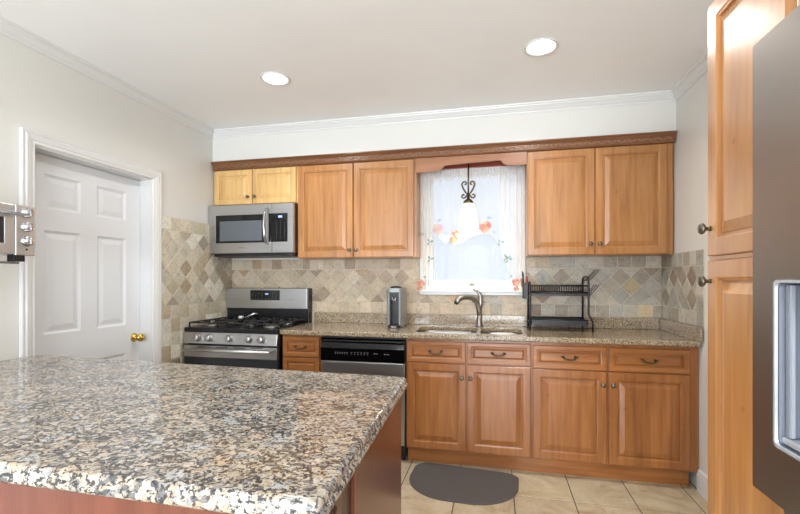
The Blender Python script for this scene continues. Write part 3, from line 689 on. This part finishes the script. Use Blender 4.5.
# ------------------------------------------------------------------ coffee machine
cf = thing('coffee_machine', (1.655, -.24, .9205), 'silver and black capsule coffee machine on the counter left of the sink', 'coffee machine')
XF = lambda p: (1.588+(p.x-1.588)*.88, p.y, p.z)
m = MB(); z0, z1 = .928, 1.222
def cofo(i, x0=1.588, x1=1.722, y0=-.335, y1=-.12): return rrect(x0+i, x1-i, y0+i, y1-i, .03-i*.5, 5)
# silver shell: U shaped round a recessed front
U = [(1.588, -.13), (1.588, -.305), (1.594, -.325), (1.606, -.333), (1.614, -.333), (1.614, -.25), (1.698, -.25), (1.698, -.333), (1.706, -.333), (1.717, -.325), (1.723, -.305), (1.723, -.13), (1.70, -.115), (1.61, -.115)]
m.prism(U, Fz(0), z0, 1.195); sh = m.build('shell', 'silverplastic', cf, bevel=.002)
MB().rings([[(a, b, z) for a, b in cofo(i)] for i, z in ((0, 1.196), (0, 1.222), (.004, 1.228))]).build('head', 'silverplastic', cf)
MB().lathe([(0, 0), (.05, 0), (.05, .006), (.044, .012), (.03, .015), (0, .016)], (1.655, -.265, 1.228), 'z', 24).build('lid', 'blackplastic', cf)
MB().box(1.6145, 1.6975, -.256, -.2505, z0, 1.195).box(1.6145, 1.6975, -.318, -.256, 1.130, 1.195).build('brew_head', 'blackplastic', cf, bevel=.004)
MB().tube([(1.64, -.322, 1.172), (1.642, -.328, 1.140), (1.655, -.330, 1.134), (1.668, -.328, 1.140), (1.670, -.322, 1.172)], .005, 8).build('nozzle', 'chrome', cf)
MB().rings([[(a, b, z) for a, b in rrect(1.598+i, 1.714-i, -.365+i, -.256-i, .035, 6)] for i, z in ((0, .9205), (0, .940), (.004, .944))]).build('drip_tray', 'blackplastic', cf)
MB().box(1.590, 1.721, -.31, -.118, .9205, .9278).build('foot', 'blackplastic', cf)
text('VERTUO', .012, lambda a, b, c_: (1.656+a, -.3652-c_, .927+b), 'lettering', 'white', cf)
wt = MB().rings([[(a, b, z) for a, b in rrect(1.546, 1.586, -.20, -.12, .015, 4)] for z in (.9205, 1.188)]).build('water_tank', 'watertank', cf)
MB().rings([[(a, b, z) for a, b in rrect(1.544, 1.587, -.202, -.118, .015, 4)] for z in (1.1885, 1.198)]).build('tank_lid', 'blackplastic', wt)

XF = None
# ------------------------------------------------------------------ dish rack
rk = thing('dish_rack', (2.87, -.2, .9205), 'two-tier black wire dish rack on the counter right of the sink', 'dish rack')
zf = .9205; yA, yB = -.275, -.06; xL, xR = 2.665, 3.066
def frame(x_, bend=0):
    m = MB(); rr = .0075
    P = [(x_+bend, yA-.0, zf), (x_+bend*1.0, yA, zf+.075), (x_, yA, zf+.125)] if bend else [(x_, yA, zf), (x_, yA, zf+.125)]
    P += [(x_, yA, 1.24)]
    n = 10; cy_ = (yA+yB)/2 if not bend else yA+.05; rad = .035
    top = 1.275 if not bend else 1.315
    P += [(x_, yA, top-.045), (x_, yA+.008, top-.02), (x_, yA+.03, top-.004), (x_, yA+.06, top)] 
    P += [(x_, yB-.06, top), (x_, yB-.03, top-.004), (x_, yB-.008, top-.02), (x_, yB, top-.045), (x_, yB, zf)]
    m.tube(P, rr, 8); 
    m.tube([(x_, yA, 1.20), (x_, yB, 1.20)], .005, 6); m.tube([(x_, yA, .975), (x_, yB, .975)], .005, 6)
    return m.build('side_frame', 'blackmetal', rk)
frame(xL); frame(xR, .028)
m = MB()
for z in (1.25, 1.20):
    for y_ in (yA, yB): m.tube([(xL, y_, z), (xR, y_, z)], .0055 if z > 1.22 else .006, 6)
n = 24
for k in range(1, n):
    xx = xL+(xR-xL)*k/n
    m.tube([(xx, yA, 1.25), (xx, yA+.004, 1.205), (xx, -.17, 1.199), (xx, yB-.004, 1.205), (xx, yB, 1.25)], .0024, 5)
m.build('upper_basket', 'blackmetal', rk)
m = MB().box(xL+.01, xR-.004, yA+.002, yB, 1.176, 1.180).box(xL+.01, xR-.004, yA-.001, yA+.003, 1.176, 1.192)
m.build('drip_shelf', 'blackmetal', rk)
m = MB(); m.box(xL+.008, xR-.008, yA, yB, .962, .966)
for a in ((yA, yA+.003), (yB-.003, yB)): m.box(xL+.008, xR-.008, a[0], a[1], .966, 1.0)
m.box(xL+.008, xL+.011, yA, yB, .966, 1.0).box(xR-.011, xR-.008, yA, yB, .966, 1.0)
for k in range(30): m.box(xL+.018+k*.0118, xL+.021+k*.0118, yA-.0015, yA, .970, .994)
m.tube([(xL, yA, 1.003), (xR, yA, 1.003)], .0048, 6); m.tube([(xL, yB, 1.003), (xR, yB, 1.003)], .0048, 6); m.tube([(xL, yA, .945), (xR, yA, .945)], .004, 6)
m.build('lower_tray', 'blackmetal', rk)
for y_, z_ in ((-.24, 1.315), (-.24, 1.205)):
    for k in range(3):
        yy = y_+.075*k
        MB().tube([(xR+.006, yy, z_-.03), (xR+.028, yy, z_-.012), (xR+.058, yy-.01, z_+.028), (xR+.075, yy-.016, z_+.052)], [.0035, .0035, .0035, .0038], 6).build('cup_hook', 'blackmetal', rk)
# knife/utensil holder hanging on the left end
m = MB(); plate_holes(rrect(2.616, 2.656, -.265, -.135, .008, 3), [rrect(2.619, 2.653, -.262, -.138, .006, 3)], Fz(1.155), 0, .115, m); m.box(2.618, 2.654, -.263, -.137, 1.152, 1.155)
m.build('utensil_holder', 'blackplastic', rk)
def utensil(name, x_, y_, dx, dy, ln, mat, label, kind):
    t = thing(name, (x_, y_, 1.156), label, kind, None); top = Vector((x_+dx, y_+dy, 1.156+ln)); b = Vector((x_, y_, 1.156))
    MB().tube([b, b+(top-b)*.55], [.003, .003], 6).build('shaft', 'nickel', t)
    MB().tube([b+(top-b)*.551, b+(top-b)*.6, b+(top-b)*.9, top], [.004, .0065, .0075, .004], 8).build('handle', mat, t)
utensil('kitchen_knife', 2.625, -.235, -.012, -.005, .20, 'blackplastic', 'knife with black handle, tallest in the holder left of the dish rack', 'knife')
utensil('spatula', 2.640, -.205, .006, 0, .165, 'redplastic', 'utensil with red handle in the holder on the dish rack', 'utensil')
utensil('wooden_spoon', 2.622, -.170, -.016, .0, .15, 'woodspoon', 'utensil with light wooden handle leaning left in the dish rack holder', 'utensil')
utensil('peeler', 2.642, -.150, .004, .004, .13, 'blackplastic', 'short black-handled utensil at the back of the dish rack holder', 'utensil')

# ------------------------------------------------------------------ curtain, rod, pendant
tag(MB().tube([(1.800, -.052, 2.128), (2.640, -.052, 2.128)], .006, 10).build('curtain_rod', 'white'), 'thin white curtain rod across the top of the sink window', 'rod')
cu_ = thing('lace_curtain', (2.22, -.06, 1.21), 'sheer white swag curtain with embroidered coral roses over the sink window', 'curtain')
def interp(tab, x_):
    for (a, va), (b, vb) in zip(tab, tab[1:]):
        if x_ <= b: 
            t_ = max(0, (x_-a)/(b-a)); return va+(vb-va)*t_
    return tab[-1][1]
SW = [(1.82, 1.70), (1.885, 1.672), (1.93, 1.655), (1.965, 1.645), (1.99, 1.60), (2.04, 1.585), (2.10, 1.57), (2.125, 1.585), (2.17, 1.60), (2.20, 1.635), (2.28, 1.66), (2.36, 1.665), (2.40, 1.63), (2.44, 1.56), (2.48, 1.50), (2.50, 1.50), (2.63, 1.5)]
def sheet(name, x0, x1, zb, mat, amp, freq, ph, yoff, nx=140, nz=26, parent=cu_):
    pts = []; 
    for j in range(nz+1):
        for i in range(nx+1):
            u = i/nx; xx = x0+(x1-x0)*u; b = zb(xx); z = 2.188-(2.188-b)*(j/nz)
            g = max(0, 1-abs(z-2.128)/.03); a_ = amp*(1-.75*g)
            yy = yoff-.013-abs(z-2.128 > 0)*0 + a_*math.sin(freq*xx*2*PI+ph+.6*math.sin(z*7))+.35*a_*math.sin(freq*2.3*xx*2*PI+1.3)+.0008*math.sin(xx*190)*max(0, 1-abs(z-2.15)/.06)
            yy -= .008*(1-g)
            pts.append((xx, yy, z))
    fs = [(j*(nx+1)+i, j*(nx+1)+i+1, (j+1)*(nx+1)+i+1, (j+1)*(nx+1)+i) for j in range(nz) for i in range(nx)]
    return MB().add(pts, fs, 0, True).build(name, mat, parent, recalc=False)
sheet('swag', 1.810, 2.640, lambda q: interp(SW, q), 'sheer', .006, 7, 0, -.052)
TL = [(1.81, 1.215), (1.82, 1.24), (1.83, 1.31), (1.85, 1.37), (1.875, 1.42), (1.885, 1.50), (1.895, 1.66)]
TR = [(2.44, 1.60), (2.455, 1.53), (2.475, 1.47), (2.50, 1.40), (2.525, 1.33), (2.55, 1.25), (2.57, 1.205), (2.60, 1.26), (2.625, 1.36), (2.637, 1.40)]
sheet('tail', 1.810, 1.895, lambda q: interp(TL, q), 'sheer_dense', .013, 26, 1, -.072, 60, 40)
sheet('tail', 2.44, 2.637, lambda q: interp(TR, q), 'sheer_dense', .013, 17, .5, -.072, 80, 40)
sheet('header', 1.810, 2.640, lambda q: 2.098+.004*math.sin(q*90), 'sheer_dense', .004, 40, 0, -.058, 260, 8)
def flower(cx, cz, r, y_, mats, n=6, leafs=((1.2, .9),)):
    m = MB(); rs = random.Random(int(cx*1000))
    for k in range(n):
        a = 2*PI*k/n+rs.uniform(-.3, .3); rr = r*rs.uniform(.45, .62); px, pz = cx+math.cos(a)*r*.5, cz+math.sin(a)*r*.5
        m.add([(px+rr*math.cos(2*PI*q/10)*rs.uniform(.8, 1.1), y_-.0005*k, pz+rr*math.sin(2*PI*q/10)*rs.uniform(.8, 1.1)) for q in range(10)], [list(range(10))], 2 if k % 3 == 2 else 0)
    for a, d in leafs:
        px, pz = cx+math.cos(a)*r*d*1.25, cz+math.sin(a)*r*d*1.25
        for q in (-.5, .5):
            b = a+q; L = r*.7
            m.add([(px, y_-.004, pz), (px+L*.5*math.cos(b-.5), y_-.004, pz+L*.5*math.sin(b-.5)), (px+L*math.cos(b), y_-.004, pz+L*math.sin(b)), (px+L*.5*math.cos(b+.5), y_-.004, pz+L*.5*math.sin(b+.5))], [(0, 1, 2, 3)], 1)
    m.build('embroidered_flower', list(mats)+['petal3'], cu_, recalc=False)
flower(1.955, 1.705, .048, -.092, ['petal2', 'leaf2'], leafs=((1.4, 1), (-.5, 1.1)))
flower(2.085, 1.625, .034, -.092, ['petal', 'leaf'], leafs=((-2.4, .9),))
flower(2.10, 1.665, .030, -.0925, ['petal', 'leaf'], leafs=())
flower(2.335, 1.715, .050, -.092, ['petal', 'leaf2'], leafs=((1.2, 1), (-.6, 1.1), (3.4, 1.2)))
flower(1.818, 1.265, .034, -.110, ['petal', 'leaf'], leafs=((1.0, 1.2),))
flower(1.812, 1.225, .024, -.111, ['petal', 'leaf'], leafs=())
flower(2.568, 1.275, .030, -.110, ['petal', 'leaf'], leafs=((2.2, 1.3),))
flower(2.572, 1.225, .022, -.111, ['petal', 'leaf'], leafs=())
for lx, lz in ((1.892, 1.60), (1.895, 1.46), (2.452, 1.585), (2.50, 1.465), (2.512, 1.45), (1.815, 1.66)):
    m = MB()
    for a in (.3, 2.1, 4.0): m.add([(lx, -.108, lz), (lx+.02*math.cos(a-.5), -.108, lz+.02*math.sin(a-.5)), (lx+.036*math.cos(a), -.108, lz+.036*math.sin(a)), (lx+.02*math.cos(a+.5), -.108, lz+.02*math.sin(a+.5))], [(0, 1, 2, 3)])
    m.build('embroidered_leaf', 'leaf', cu_, recalc=False)

pd = thing('pendant_lamp', (2.208, -.185, 2.261), 'lit pendant lamp with wrought-iron scrolls and cream glass shade before the sink window', 'lamp')
px_, py_ = 2.208, -.185
MB().lathe([(0, 0), (.055, 0), (.05, -.015), (.02, -.022), (0, -.024)], (px_, py_, 2.2615), 'z').build('ceiling_canopy', 'bronze', pd)
MB().tube([(px_, py_, 2.24), (px_, py_, 1.93)], .0065, 8).build('stem', 'bronze', pd)
for s in (-1, 1):
    P = []
    for k in range(22):     # upper curl, heart side, lower curl
        t_ = k/21
        if t_ < .3:
            a = PI*1.6*(1-t_/.3)+.2; r = .006+.013*(t_/.3); q = (.026+r*math.cos(a-.2)*1.0, 2.045+r*math.sin(a))
        elif t_ < .72:
            s_ = (t_-.3)/.42; q = (.046*(1-s_)**.8+.006+.004*math.sin(s_*PI), 2.045-.085*s_)
        else:
            s_ = (t_-.72)/.28; a = PI*.9-2*PI*.95*s_*-1; r = .021-.012*s_; q = (.038+r*math.cos(a), 1.948+r*math.sin(a))
        P.append((px_+s*q[0], py_, q[1]))
    MB().tube(P, .0068, 8).build('scroll', 'bronze', pd)
MB().lathe([(0, .065), (.008, .06), (.012, .03), (.030, .018), (.040, 0), (.036, -.008), (0, -.01)], (px_, py_, 1.895), 'z').build('shade_holder', 'bronze', pd)
m = MB().lathe([(.030, 0), (.045, -.012), (.060, -.045), (.068, -.09), (.072, -.14), (.080, -.175), (.084, -.19), (.081, -.19), (.076, -.175), (.068, -.14), (.064, -.09), (.056, -.045), (.04, -.014), (.026, -.004)], (px_, py_, 1.892), 'z', 28)
shd = m.build('glass_shade', 'shade', pd)
pl = bpy.data.lights.new('pendant_bulb', 'POINT'); pl.energy = 4; pl.color = (1, .86, .66); pl.shadow_soft_size = .03
plo = bpy.data.objects.new('pendant_bulb', pl); C.objects.link(plo); plo.location = (px_, py_, 1.74)

# ------------------------------------------------------------------ island
isl = thing('island_cabinet', (1.1, -2.4, 0), 'cherry-stained island cabinet under the large granite top', 'island')
ix1 = 2.062
MB().box(.22, ix1-.022, -2.84, -1.965, .0, .880).build('island_body', 'cherry_dark', isl, bevel=.002)
MB().box(ix1-.021, ix1, -2.52, -1.962, .0, .878).build('side_panel', 'cherry', isl, bevel=.002)
MB().box(ix1-.021, ix1-.010, -2.60, -2.523, .0, .878).build('side_stile', 'cherry_dark', isl, bevel=.002)
MB().box(ix1-.021, ix1-.004, -2.68, -2.602, .0, .878).build('side_stile', 'cherry', isl, bevel=.002)
MB().box(.22, 2.05, -2.858, -2.841, .0, .880).build('back_panel', 'cherry', isl, bevel=.002)
m = MB()   # carved corbel under the overhang
cpth = [(ix1+.005, -2.76, .62), (ix1+.010, -2.76, .70), (ix1+.024, -2.76, .76), (ix1+.040, -2.76, .80), (ix1+.044, -2.76, .845)]
m.prism([(0, .60), (.012, .62), (.016, .68), (.03, .72), (.034, .77), (.046, .80), (.048, .845), (.048, .878), (0, .878)], lambda a, b, d: (ix1-.0205+a, d, b), -2.79, -2.72)
for k in range(14):
    a = k/13*4.2*PI; r = .004+.016*k/13; 
m.tube([(ix1+.030, -2.755+(.003+.016*k/20)*math.cos(k/20*4*PI), .83+(.003+.016*k/20)*math.sin(k/20*4*PI)) for k in range(21)], .004, 6)
m.build('corbel', 'cherry_dark', isl)
# slab with bullnose
it = [(.17, -1.857), (2.087, -1.937), (2.135, -2.905), (.17, -2.893)]
def off(poly, d, rc=.02):
    n = len(poly); out = []
    for i in range(n):
        a, b, c_ = Vector(poly[i-1]), Vector(poly[i]), Vector(poly[(i+1) % n]); e1 = (b-a).normalized(); e2 = (c_-b).normalized()
        n1 = Vector((e1.y, -e1.x)); n2 = Vector((e2.y, -e2.x)); m_ = n1+n2; m_ = m_/m_.dot(n1)
        q = b+m_*d; rr = max(.002, rc-d)
        for k in range(6):
            t_ = k/5; p0 = q-e1*rr; p2 = q+e2*rr; out.append(tuple((1-t_)**2*p0+2*t_*(1-t_)*q+t_**2*p2))
    return out
R = []
for d, z in ((.016, .8805), (.007, .882), (.002, .887), (0, .8935), (.002, .899), (.006, .9025), (.007, .9035), (.0075, .911), (.010, .9165), (.015, .9195), (.022, .920)):
    R.append([(a, b, z) for a, b in off(it, d, .028)])
tag(MB().rings(R, 0, True).build('island_countertop', 'granite'), 'large polished cream and black granite island top in the foreground', 'countertop')

# ------------------------------------------------------------------ floor mat
m = MB(); P = []
c0, c1, r_ = 2.035, 2.385, .0
for k in range(60):
    a = 2*PI*k/60; ca, sa_ = math.cos(a), math.sin(a); ex = 4.2
    P.append((2.222+.355*abs(ca)**(2/ex*1.35)*(1 if ca > 0 else -1), -.835+.228*abs(sa_)**(2/ex*1.35)*(1 if sa_ > 0 else -1)))
P = []
def qd(cx, cy, rx, ry, a0, a1, n=12): return [(cx+rx*math.cos(a0+(a1-a0)*k/n), cy+ry*math.sin(a0+(a1-a0)*k/n)) for k in range(n+1)]
P = qd(2.455, -.685, .10, .075, PI/2, 0)+qd(2.27, -.80, .285, .275, -.0, -PI/2)+qd(2.14, -.80, .275, .275, -PI/2, -PI)+qd(1.955, -.68, .09, .08, PI, PI/2)
rot = Matrix.Rotation(-.06, 2); P = [tuple(rot @ (Vector(p)-Vector((2.2, -.8)))+Vector((2.2, -.795))) for p in P]
cxm, cym = 2.2, -.83
R = [[(cxm+(a-cxm)*s, cym+(b-cym)*s, z) for a, b in P] for s, z in ((1, .0005), (1.0, .006), (.985, .009), (.96, .0085), (.955, .0095))]
tag(MB().rings(R, 0).build('kitchen_mat', 'mat'), 'charcoal rounded kitchen mat on the floor before the sink cabinet', 'mat')

# ------------------------------------------------------------------ toaster oven on a wall shelf
to = thing('toaster_oven', (.16, -2.2, 1.38), 'stainless countertop toaster oven with three knobs at the left edge of view', 'toaster oven')
tx, ty0, ty1, tz0, tz1 = .32, -2.43, -1.985, 1.405, 1.632
MB().box(.03, tx-.012, ty0, ty1, tz0, tz1-.004).build('case', 'steel_bright', to, bevel=.012, seg=3)
m = MB(); m.rings([[Fxp(tx-.0115)(u0, v0, w_), Fxp(tx-.0115)(u1, v0, w_), Fxp(tx-.0115)(u1, v1, w_), Fxp(tx-.0115)(u0, v1, w_)] for u0, u1, v0, v1, w_ in ((ty1-.085, ty1, tz0, tz1, 0), (ty1-.085, ty1, tz0, tz1, .009), (ty1-.082, ty1-.003, tz0+.003, tz1-.003, .0115))])
tcp = m.build('control_panel', 'steel_bright', to)
for z in (1.600, 1.535, 1.470):
    k_ = MB().lathe([(0, 0), (.024, 0), (.024, .004), (.020, .007), (.019, .022), (.016, .026), (0, .026)], (tx, ty1-.038, z), '+x', 20)
    k_.box(tx+.026, tx+.031, ty1-.041, ty1-.035, z-.015, z+.015); k_.build('dial_knob', 'chrome', to)
MB().lathe([(0, 0), (.005, 0), (.004, .003), (0, .003)], (tx, ty1-.038, 1.432), '+x', 10).build('indicator_button', 'blackplastic', to)
m = MB(); F = Fxp(tx-.0115)
plate_holes([(ty0, tz0+.004), (ty1-.090, tz0+.004), (ty1-.090, tz1-.03), (ty0, tz1-.03)], [[(ty0+.05, tz0+.05), (ty1-.128, tz0+.05), (ty1-.128, tz1-.062), (ty0+.05, tz1-.062)]], F, 0, .0115, m)
td = m.build('oven_door', 'steel_bright', to, bevel=.001)
MB().box(tx-.008, tx-.004, ty0+.05, ty1-.128, tz0+.05, tz1-.062).build('door_glass', 'ovenwin' if 'ovenwin' in M else 'glassdark', td)
m = MB().tube([(tx+.030, ty0+.04, tz1-.045), (tx+.030, ty1-.075, tz1-.045)], .008, 10)
for yy in (ty0+.06, ty1-.125): m.box(tx, tx+.028, yy-.008, yy+.008, tz1-.052, tz1-.038)
m.build('door_handle', 'chrome', td)
MB().box(tx-.0115, tx-.002, ty0, ty1-.090, tz1-.028, tz1-.002).build('top_rail', 'steel_bright', to, bevel=.003)
for fx, fy in ((tx-.03, ty1-.065), (tx-.03, ty0+.05), (.06, ty1-.065), (.06, ty0+.05)): MB().box(fx-.02, fx+.02, fy-.020, fy+.028, 1.3765, 1.4055).build('foot', 'blackplastic', to, bevel=.002)
sh_ = thing('wire_shelf', (.16, -2.35, 1.35), 'chrome wire wall shelf carrying the toaster oven, mostly out of view', 'shelf')
m = MB(); 
for xx in (.012, .33): m.tube([(xx, -2.065, 1.369), (xx, -2.75, 1.369)], .0055, 8)
for k in range(15): m.tube([(.012, -2.068-k*.048, 1.3725), (.33, -2.068-k*.048, 1.3725)], .0035, 6)
m.build('wire_grid', 'chrome', sh_)
for yy in (-2.30, -2.70): MB().tube([(.014, yy, 1.365), (.31, yy, 1.362), (.014, yy, 1.20)], .005, 6).build('bracket', 'chrome', sh_)

# ------------------------------------------------------------------ pantry
pn = thing('pantry_cabinet', (3.33, -2.3, 0), 'tall honey maple pantry cabinet on the right, beside the refrigerator', 'cabinet')
pxf = 3.05; py0, py1 = -2.535, -2.075
MB().box(pxf+.021, W-.006, py0, py1, .0, 2.133).build('cabinet_box', 'wood_pantry', pn, bevel=.001)
for z0, z1, kz in ((1.366, 2.128, 1.449), (.105, 1.352, 1.290)):
    d = raised(MB(), Fx(pxf+.020), py0+.003, py1-.002, z0, z1, .02, .062, .034).build('door', 'wood_pantry', pn)
    knob_at(d, (pxf, py1-.022, kz), 'x', 'pewter', 1.15)
MB().box(pxf+.006, pxf+.0205, py0, py1, 1.3535, 1.3645).build('rail', 'wood_pantry', pn)

# ------------------------------------------------------------------ refrigerator
fr = thing('refrigerator', (3.27, -3.0, 0), 'large stainless french-door refrigerator with ice and water dispenser at the right edge', 'refrigerator')
fx = 2.932; fy0, fy1 = -3.46, -2.545
MB().box(3.03, W-.02, fy0+.004, fy1-.004, .03, 1.76).build('fridge_body', 'greyplastic', fr, bevel=.004)
F = Fx(fx+.085); T = .085
hy0, hy1, hz0, hz1 = -2.84, -2.624, .984, 1.290
def rr2(y0, y1, z0, z1, r, w_): return [F(a, b, w_) for a, b in rrect(y0, y1, z0, z1, r, 4)]
yc = (fy0+fy1)/2
R = [rr2(yc+.003, fy1, .868, 1.778, .003, 0), rr2(yc+.003, fy1, .868, 1.778, .003, T-.004), rr2(yc+.006, fy1-.003, .871, 1.775, .003, T), rr2(hy0-.006, hy1+.006, hz0-.006, hz1+.006, .012, T), rr2(hy0, hy1, hz0, hz1, .010, T-.004), rr2(hy0+.002, hy1-.002, hz0+.002, hz1-.002, .010, T-.058)]
fd = MB().rings(R, 0).build('left_door', 'steel_v', fr)
m = MB(); m.rings([rr2(hy0-.004, hy1+.004, hz0-.004, hz1+.004, .011, T-.001), rr2(hy0-.004, hy1+.004, hz0-.004, hz1+.004, .011, T+.003), rr2(hy0+.001, hy1-.001, hz0+.001, hz1-.001, .010, T+.003), rr2(hy0+.002, hy1-.002, hz0+.002, hz1-.002, .010, T-.002)], 0, False, False, False)
m.build('dispenser_bezel', 'displight', fd)
m = MB(); m.rings([rr2(hy0+.003, hy1-.003, hz0+.003, hz1-.003, .008, T-.003), rr2(hy0+.012, hy1-.012, hz0+.003, hz1-.003, .008, T-.054), rr2(hy0+.013, hy1-.013, hz0+.004, hz1-.004, .008, T-.056)], 0, False, False, True)
dc = m.build('dispenser_cavity', 'disp', fd)
MB().box(fx+.004, fx+.050, hy0+.012, hy1-.008, hz0+.006, hz0+.018).build('drip_tray', 'displight', dc, bevel=.003)
m = MB().lathe([(0, 0), (.030, 0), (.026, -.02), (.018, -.055), (.014, -.058), (0, -.058)], (fx+.028, -2.735, hz1-.010), 'z', 20)
for k in range(4): m.lathe([(.026-.002*k, 0), (.030-.002*k, -.002), (.030-.002*k, -.006), (.025-.002*k, -.008)], (fx+.028, -2.735, hz1-.014-k*.012), 'z', 16)
m.build('ice_chute', 'displight', dc)
MB().box(fx+.010, fx+.016, hy1-.026, hy1-.022, hz0+.02, hz1-.006).build('trim_strip', 'displight', dc)
MB().box(fx+.008, fx+.05, hy1-.0215, hy1-.0135, hz0+.02, hz1-.006).build('side_panel', 'disp', dc)
R = [rr2(fy0, yc-.003, .868, 1.778, .003, 0), rr2(fy0, yc-.003, .868, 1.778, .003, T-.004), rr2(fy0+.003, yc-.006, .871, 1.775, .003, T)]
MB().rings(R, 0).build('right_door', 'steel_v', fr)
for sgn in (-1, 1):
    yy = yc+sgn*.045
    m = MB().tube([(fx, yy, .98), (fx-.05, yy, 1.0), (fx-.055, yy, 1.05), (fx-.055, yy, 1.60), (fx-.05, yy, 1.65), (fx, yy, 1.67)], .011, 10)
    m.build('door_handle', 'chrome', fr)
MB().box(2.985, 3.028, fy0+.002, fy1-.004, .06, .852).build('freezer_drawer', 'steel_v', fr, bevel=.004)
m = MB().tube([(2.985, fy0+.08, .80), (2.945, fy0+.085, .80), (2.945, fy1-.09, .80), (2.985, fy1-.085, .80)], .010, 10); m.build('drawer_handle', 'chrome', fr)
MB().box(2.995, 3.028, fy0+.01, fy1-.01, .0, .055).build('kick_grille', 'blackplastic', fr)

# ------------------------------------------------------------------ recessed ceiling lights
def canlight(cx, cy, label):
    t = thing('recessed_light', (cx, cy, H), label, 'ceiling light', 'recessed ceiling lights')
    MB().lathe([(.083, .03), (.083, 0.0), (.094, -.001), (.096, -.004), (.092, -.007), (.076, -.004), (.074, .0), (.074, .03)], (cx, cy, H), 'z', 36).build('trim_ring', 'trim', t)
    MB().lathe([(0, 0), (.074, 0), (.074, .003), (0, .003)], (cx, cy, H+.004), 'z', 36).build('lens', 'lens', t)
    return t
LB = ['lit recessed ceiling light on the left, above the range side', 'lit recessed ceiling light on the right, above the sink side', 'added fill light in the ceiling just behind the camera, left', 'added fill light in the ceiling just behind the camera, right', 'added fill light in the ceiling, unseen, rear left', 'added fill light in the ceiling, unseen, rear right']
c0_ = None
for (cx, cy), lb in zip(CAN, LB):
    if c0_ is None: c0_ = canlight(cx, cy, lb)
    else: copy_thing(c0_, (cx, cy, H), lb)
    l = bpy.data.lights.new('recessed_lamp', 'AREA'); l.shape = 'DISK'; l.size = .15; l.energy = CAN_POWER; l.color = (1, .97, .93); l.spread = math.radians(150)
    o = bpy.data.objects.new('recessed_lamp', l); C.objects.link(o); o.location = (cx, cy, H-.008)
for o in list(bpy.data.objects):
    if '_w' in o: del o['_w']
